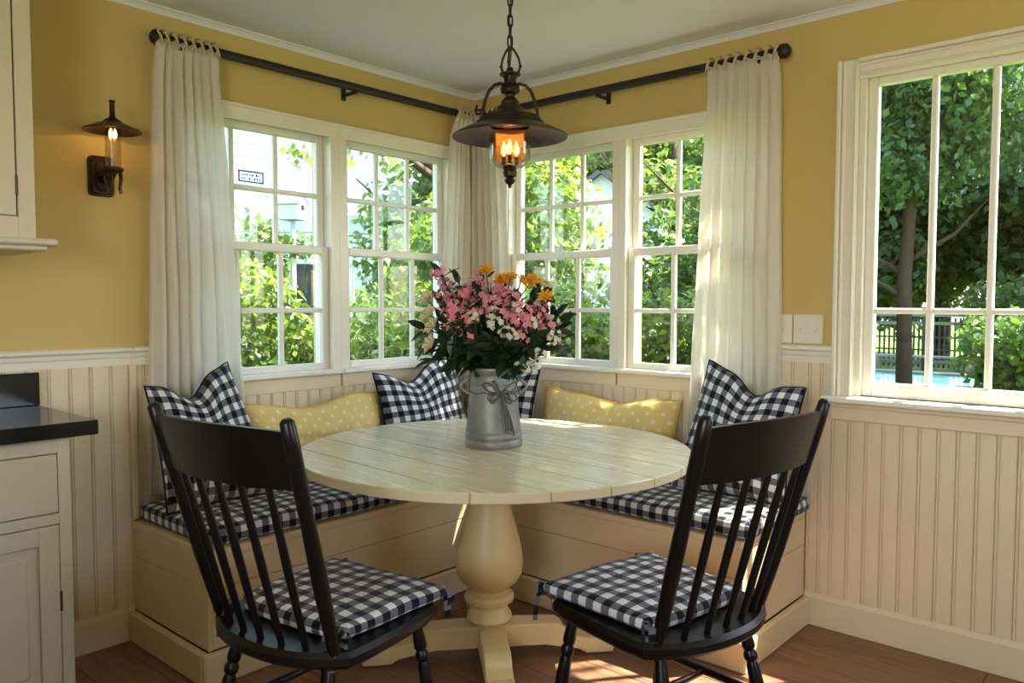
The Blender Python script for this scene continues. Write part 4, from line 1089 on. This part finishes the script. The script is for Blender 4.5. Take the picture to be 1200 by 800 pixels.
# trees
def crown(seed, rx, rz, zc, n=26):
    g_ = random.Random(seed); cs = []; rs_ = []
    for k in range(n):
        d = Vector((g_.gauss(0, 1), g_.gauss(0, 1), g_.gauss(0, 1))).normalized() * g_.uniform(.3, 1)
        cs.append((d.x * rx, d.y * rx, zc + d.z * rz)); rs_.append(g_.uniform(.28, .46) * rx)
    return cs, rs_
def trunk_mesh(seed, h, rx):
    g_ = random.Random(seed); mb = MB()
    mb.tube([(0, 0, -.1), (.05, .02, h * .3), (-.04, .06, h * .6), (.03, 0, h * .95)], [.16, .13, .10, .03], 8)
    for k in range(9):
        z = h * g_.uniform(.25, .75); a_ = g_.uniform(0, 6.28); L = rx * g_.uniform(.5, .95)
        mb.tube([(0, 0, z), (L * .5 * math.cos(a_), L * .5 * math.sin(a_), z + L * .3), (L * math.cos(a_ + .2), L * math.sin(a_ + .2), z + L * .75)], [.055, .035, .012], 6)
    return mb.mesh('trunk', 'bark', True)
tv = [(leaf_mesh('foliage', *crown(61, 2.1, 2.3, 3.2), 15000, .17, 'tree_leaf', 71, (1, 1, 1), .2), trunk_mesh(81, 5.2, 2.1)),
      (leaf_mesh('foliage', *crown(62, 2.0, 2.6, 3.4), 15000, .16, 'tree_leaf_light', 72, (1, 1, 1), .2), trunk_mesh(82, 5.6, 2.0)),
      (leaf_mesh('foliage', *crown(63, 2.3, 2.1, 2.8, 30), 16000, .18, 'tree_leaf', 73, (1, 1, 1), .2), trunk_mesh(83, 4.8, 2.3))]
tv.append((leaf_mesh('foliage', *crown(64, 2.4, 2.3, 5.4, 30), 16000, .16, 'tree_leaf', 74, (1, 1, 1), .2), trunk_mesh(84, 7.2, 2.2)))
tl = [('dark green leafy tree outside beyond the hedge', 'dark trees beyond the hedge'), ('pale sunlit leafy tree outside beyond the hedge', 'pale trees beyond the hedge'), ('broad dark leafy tree outside beyond the hedge', 'broad trees beyond the hedge'), ('tall high-crowned tree outside the large window', 'tall trees outside the large window')]
trees = [(11.8, .9, 3, .95), (13.5, -2.4, 3, 1.05), (9.2, 4.0, 1, .95), (10.5, 6.6, 0, 1.1), (7.8, 7.0, 2, .95), (13.5, 4.6, 0, 1.2), (9.8, 13.2, 0, 1.2), (1.5, 15.0, 1, 1.2), (9.0, 10.5, 2, 1.2),
         (20.5, 4.5, 2, 1.5), (21.5, 0.8, 0, 1.5), (21, -3.5, 1, 1.5), (17.5, 8.5, 2, 1.5), (14.5, 11, 0, 1.5), (22.5, 2.8, 2, 1.7), (15.5, -4.5, 2, 1.2), (-.5, 13, 0, 1.3), (*at(548, 300, 8.2)[:2], 1, .62), (*at(868, 300, 8.6)[:2], 0, .62), (12, 15, 1, 1.6), (18, 13, 0, 1.7)]
for (x, y, k, s) in trees:
    r = tag(empty('tree', (x, y, GZ), rng.uniform(0, 6.28)), tl[k][0], 'tree', tl[k][1]); r.scale = (s, s, s)
    f = obj('foliage', tv[k][0], r); f['kind'] = 'stuff'; obj('trunk', tv[k][1], r)
for (px_, dp, zc_) in ((296, 6.3, 2.05), (522, 6.0, 2.0)):
    q_ = at(px_, 300, dp); r = tag(empty('tree', (q_.x, q_.y, GZ), px_), 'slender young tree between the hedge and the white house', 'tree', 'young trees before the white house')
    f = obj('foliage', leaf_mesh('foliage', *crown(68 + px_, .42, .42, zc_, 18), 750, .085, 'tree_leaf_light', 78 + px_, (1, 1, 1), .2), r); f['kind'] = 'stuff'
    MB().tube([(0, 0, 0), (.02, .01, 1.0), (0, .03, zc_)], [.03, .022, .008], 7).build('trunk', 'bark', r, True)
# small trees close to the house: one hangs a branch before the left windows, one filters the sun on the right windows
def near_tree(loc, label, box_, nb, leaves, extra, limbs, seed, mat):
    r = tag(empty('tree', (loc[0], loc[1], GZ)), label, 'tree'); g2 = random.Random(seed); cs = []; rs_ = []
    for k in range(nb):
        cs.append(tuple(g2.uniform(*box_[q]) for q in range(3))); rs_.append(g2.uniform(.28, .5))
    for e in extra: cs.append(e[:3]); rs_.append(e[3])
    f = obj('foliage', leaf_mesh('foliage', cs, rs_, leaves, .10, mat, seed + 50, (1, 1, 1), .2), r); f['kind'] = 'stuff'
    mb = MB().tube([(0, 0, -.1), (.04, .05, 1.5), (-.1, -.05, 3.0), (-.2, 0, 4.6)], [.13, .11, .09, .03], 8)
    for (e, rd) in limbs: mb.tube([(-.1, -.05, 2.8), (e[0] * .5, e[1] * .5, 2.8 + (e[2] - 2.8) * .65), e], [rd * 1.6, rd, .008], 6)
    mb.build('trunk', 'bark', r, True); return r
near_tree((2.7, 2.9), 'small tree with a branch hanging before the sconce-wall windows', ((-2.6, 1.2), (-.6, 1.6), (3.6, 5.2)), 22, 2200,
          [(-2.45, -1.05, 2.95, .18), (-2.2, -.95, 2.75, .16), (-2.7, -1.2, 2.7, .14), (-1.9, -.7, 3.0, .2), (-1.2, -.5, 2.9, .2)],
          (((-2.5, -1.1, 3.1), .035), ((-2.4, .6, 4.4), .035), ((.9, .8, 4.6), .03), ((-1.0, 1.4, 4.6), .03)), 5, 'tree_leaf_light')
near_tree((3.3, -.45), 'small tree shading the two sash windows on the large-window wall', ((-2.5, .3), (-2.6, .1), (3.9, 5.6)), 46, 11500, [],
          (((-2.2, -2.2, 4.6), .035), ((-2.2, -.1, 4.6), .035), ((-.8, .1, 4.9), .03), ((.3, -2.2, 4.9), .03)), 15, 'tree_leaf')
# dark shrub before the large window
for (x, y, s, lb) in ((7.6, -1.75, 1.15, 'dark shrub outside the large window'), (13.2, -.9, 1.5, 'rounded shrub in front of the garden fence')):
    r = tag(empty('garden_shrub', (x, y, GZ), 1.1), lb, 'shrub'); r.scale = (s, s, s * .9)
    f = obj('foliage', leaf_mesh('foliage', *crown(66, .75, .75, .8), 6000, .10, 'tree_leaf', 76, (1, 1, 1), .3), r); f['kind'] = 'stuff'
    MB().tube([(0, 0, 0), (.03, 0, .8)], [.05, .02], 6).build('stem', 'bark', r)
# neighbouring white clapboard house
hs_ = tag(empty('neighbour_house', (2.9, 6.4, GZ), math.radians(-36)), 'white clapboard house with porch outside the windows on the sconce wall', 'house')
W2 = 2.7
box('wall_core', (-W2, .03, 0), (W2, 4, 5.2), 'siding_white', hs_, 0)
bm_ = MB(); bm_.add([(-W2, .03, 0), (W2, .03, 0), (W2, .005, 0), (-W2, .005, 0), (-W2, .03, .19), (W2, .03, .19), (W2, .022, .19), (-W2, .022, .19)], [(0, 1, 2, 3), (4, 5, 6, 7), (0, 1, 5, 4), (2, 3, 7, 6), (1, 2, 6, 5), (3, 0, 4, 7)])
sm = bm_.mesh('siding_board', 'siding_white')
for k in range(29):
    o = obj('siding_board', sm, hs_); o.location.z = .18 * k
mb = MB()
mb.add([(-W2 - .3, -.3, 5.1), (W2 + .3, -.3, 5.1), (W2 + .3, 4.3, 5.1), (-W2 - .3, 4.3, 5.1), (-W2 - .3, 2, 6.4), (W2 + .3, 2, 6.4)], [(0, 1, 5, 4), (2, 3, 4, 5), (0, 4, 3), (1, 2, 5), (0, 3, 2, 1)])
mb.build('roof', 'roof_grey', hs_)
box('porch_beam', (-W2 - .1, -1.4, 2.48), (W2 + .1, -1.25, 2.72), 'siding_white', hs_, .01)
for k in range(10): box('rafter', (-2.6 + k * .56, -1.75, 2.721), (-2.54 + k * .56, .0, 2.86), 'siding_white', hs_, .005)
for x in (-2.2, -.7, .8, 2.3): box('porch_post', (x - .09, -1.41, 0), (x + .09, -1.24, 2.48), 'siding_white', hs_, .01)
for x in (-1.5, 0.05, 1.55):
    wn = box('window', (x - .45, -.02, .95), (x + .45, .02, 2.25), 'siding_white', hs_, .01)
    for a_, b_ in ((-.38, -.02), (.02, .38)): box('pane', (x + a_, -.026, 1.03), (x + b_, -.018, 2.17), 'house_glass', wn, 0)
# birdhouse on a pole
bh = tag(empty('birdhouse', at(343, 245, 6.5) * 1.0), 'small white birdhouse on a pole outside the window', 'birdhouse')
bz = bh.location.z; bh.location.z = GZ; hz0 = bz - GZ - .09; bh.rotation_euler.z = .5
MB().tube([(0, 0, 0), (0, 0, hz0)], .022, 8).build('pole', 'siding_white', bh, True)
mb = MB(); pr = [(-.09, 0), (.09, 0), (.09, .13), (0, .22), (-.09, .13)]
mb.add([(x, -.09, hz0 + z) for x, z in pr] + [(x, .09, hz0 + z) for x, z in pr], [(0, 1, 2, 3, 4), (5, 6, 7, 8, 9)] + [(i, (i + 1) % 5, 5 + (i + 1) % 5, 5 + i) for i in range(5)])
mb.build('box', 'siding_white', bh)
for s in (-1, 1):
    mb = MB().box((0, -.115, 0), (.15, .115, .012)); ang = math.radians(45)
    mb.xf(lambda p: Vector((s * (p.x * math.cos(ang) + p.z * math.sin(ang)), p.y, hz0 + .225 - p.x * math.sin(ang) + p.z * math.cos(ang)))); mb.build('roof_panel', 'siding_white', bh)
MB().lathe([(.022, 0), (.022, .004), (0, .004)], n=14).xf(lambda p: Vector((p.x, -.0905 - p.z, hz0 + .10 + p.y))).build('entry_hole', 'house_glass', bh)
# small white shed seen among the trees
shp = at(712, 300, 13.0)
sh = tag(empty('garden_shed', (shp.x, shp.y, GZ), math.radians(-62)), 'white gabled garden shed among the trees', 'shed')
mb = MB(); pr = [(-1.0, 0), (1.0, 0), (1.0, 2.85), (0, 3.6), (-1.0, 2.85)]
mb.add([(x, -.9, z) for x, z in pr] + [(x, .9, z) for x, z in pr], [(0, 1, 2, 3, 4), (5, 6, 7, 8, 9)] + [(i, (i + 1) % 5, 5 + (i + 1) % 5, 5 + i) for i in range(5)])
mb.build('walls', 'siding_white', sh)
for s in (-1, 1):
    mb = MB().box((0, -1.05, 0), (1.4, 1.05, .06)); ang = math.radians(35)
    mb.xf(lambda p: Vector((s * (p.x * math.cos(ang) + p.z * math.sin(ang)), p.y, 3.6 - p.x * math.sin(ang) + p.z * math.cos(ang)))); mb.build('roof_panel', 'roof_grey', sh)
# pool and trellis fence beyond the large window
pool = tag(empty('garden_pool', (14.9, 2.2, GZ)), 'rectangular teal garden pool with pale stone edge', 'pool')
box('water', (-1.3, -2.2, .005), (1.3, 3.0, .05), 'pool_water', pool, 0)
for a_, b_ in (((-1.7, -2.6, 0), (-1.3, 3.4, .09)), ((1.3, -2.6, 0), (1.7, 3.4, .09)), ((-1.3, -2.6, 0), (1.3, -2.2, .09)), ((-1.3, 3.0, 0), (1.3, 3.4, .09))): box('coping', a_, b_, 'stone_light', pool, .01)
fe = tag(empty('garden_fence', (17.6, 2.0, GZ), math.radians(4)), 'weathered wooden picket fence beyond the garden pool', 'fence')
for k in range(5): box('post', (-.07, -3.2 + k * 1.6 - .07, 0), (.07, -3.2 + k * 1.6 + .07, 1.32), 'fence_wood', fe, .01)
box('top_rail', (-.08, -3.3, 1.32), (.08, 3.3, 1.40), 'stone_light', fe, .005); box('rail', (-.03, -3.2, 1.12), (.03, 3.2, 1.20), 'stone_light', fe, .005); box('rail', (-.03, -3.2, .18), (.03, 3.2, .26), 'stone_light', fe, .005)
pk = MB().box((.031, -.022, .1), (.05, .022, 1.3)).mesh('picket', 'fence_wood')
for k in range(58):
    o = obj('picket', pk, fe); o.location.y = -3.15 + k * .11
for z in (.5, .8): box('cross_slat', (.0505, -3.2, z), (.066, 3.2, z + .04), 'fence_wood', fe, 0)
bench_ = tag(empty('garden_bench', (16.9, 1.9, GZ), math.radians(94)), 'low weathered garden bench in front of the picket fence', 'bench')
for k in range(3): box('seat_slat', (-1.1, -.2 + k * .13, .38), (1.1, -.09 + k * .13, .42), 'stone_light', bench_, .004)
for x in (-.95, .95): box('leg', (x - .05, -.17, 0), (x + .05, .15, .379), 'stone_light', bench_, .004)
# pale rocks beside the hedge
rk = random.Random(9)
for k in range(6):
    me = bpy.data.meshes.new('garden_rock'); bm = bmesh.new(); bmesh.ops.create_icosphere(bm, subdivisions=2, radius=1)
    for v in bm.verts: v.co *= 1 + .35 * mnoise.noise(v.co * 1.3 + Vector((k * 3, 0, 0)))
    bm.to_mesh(me); bm.free(); me.materials.append(M['stone_light'])
    o = obj('garden_rock', me); s = rk.uniform(.25, .5); o.scale = (s, s * 1.2, s * .7); o.location = (3.1 + rk.uniform(-.5, .9), -.3 + k * .55, GZ + s * .45)
    tag(o, 'pale garden rock lying behind the hedge', 'rock', 'garden rocks')
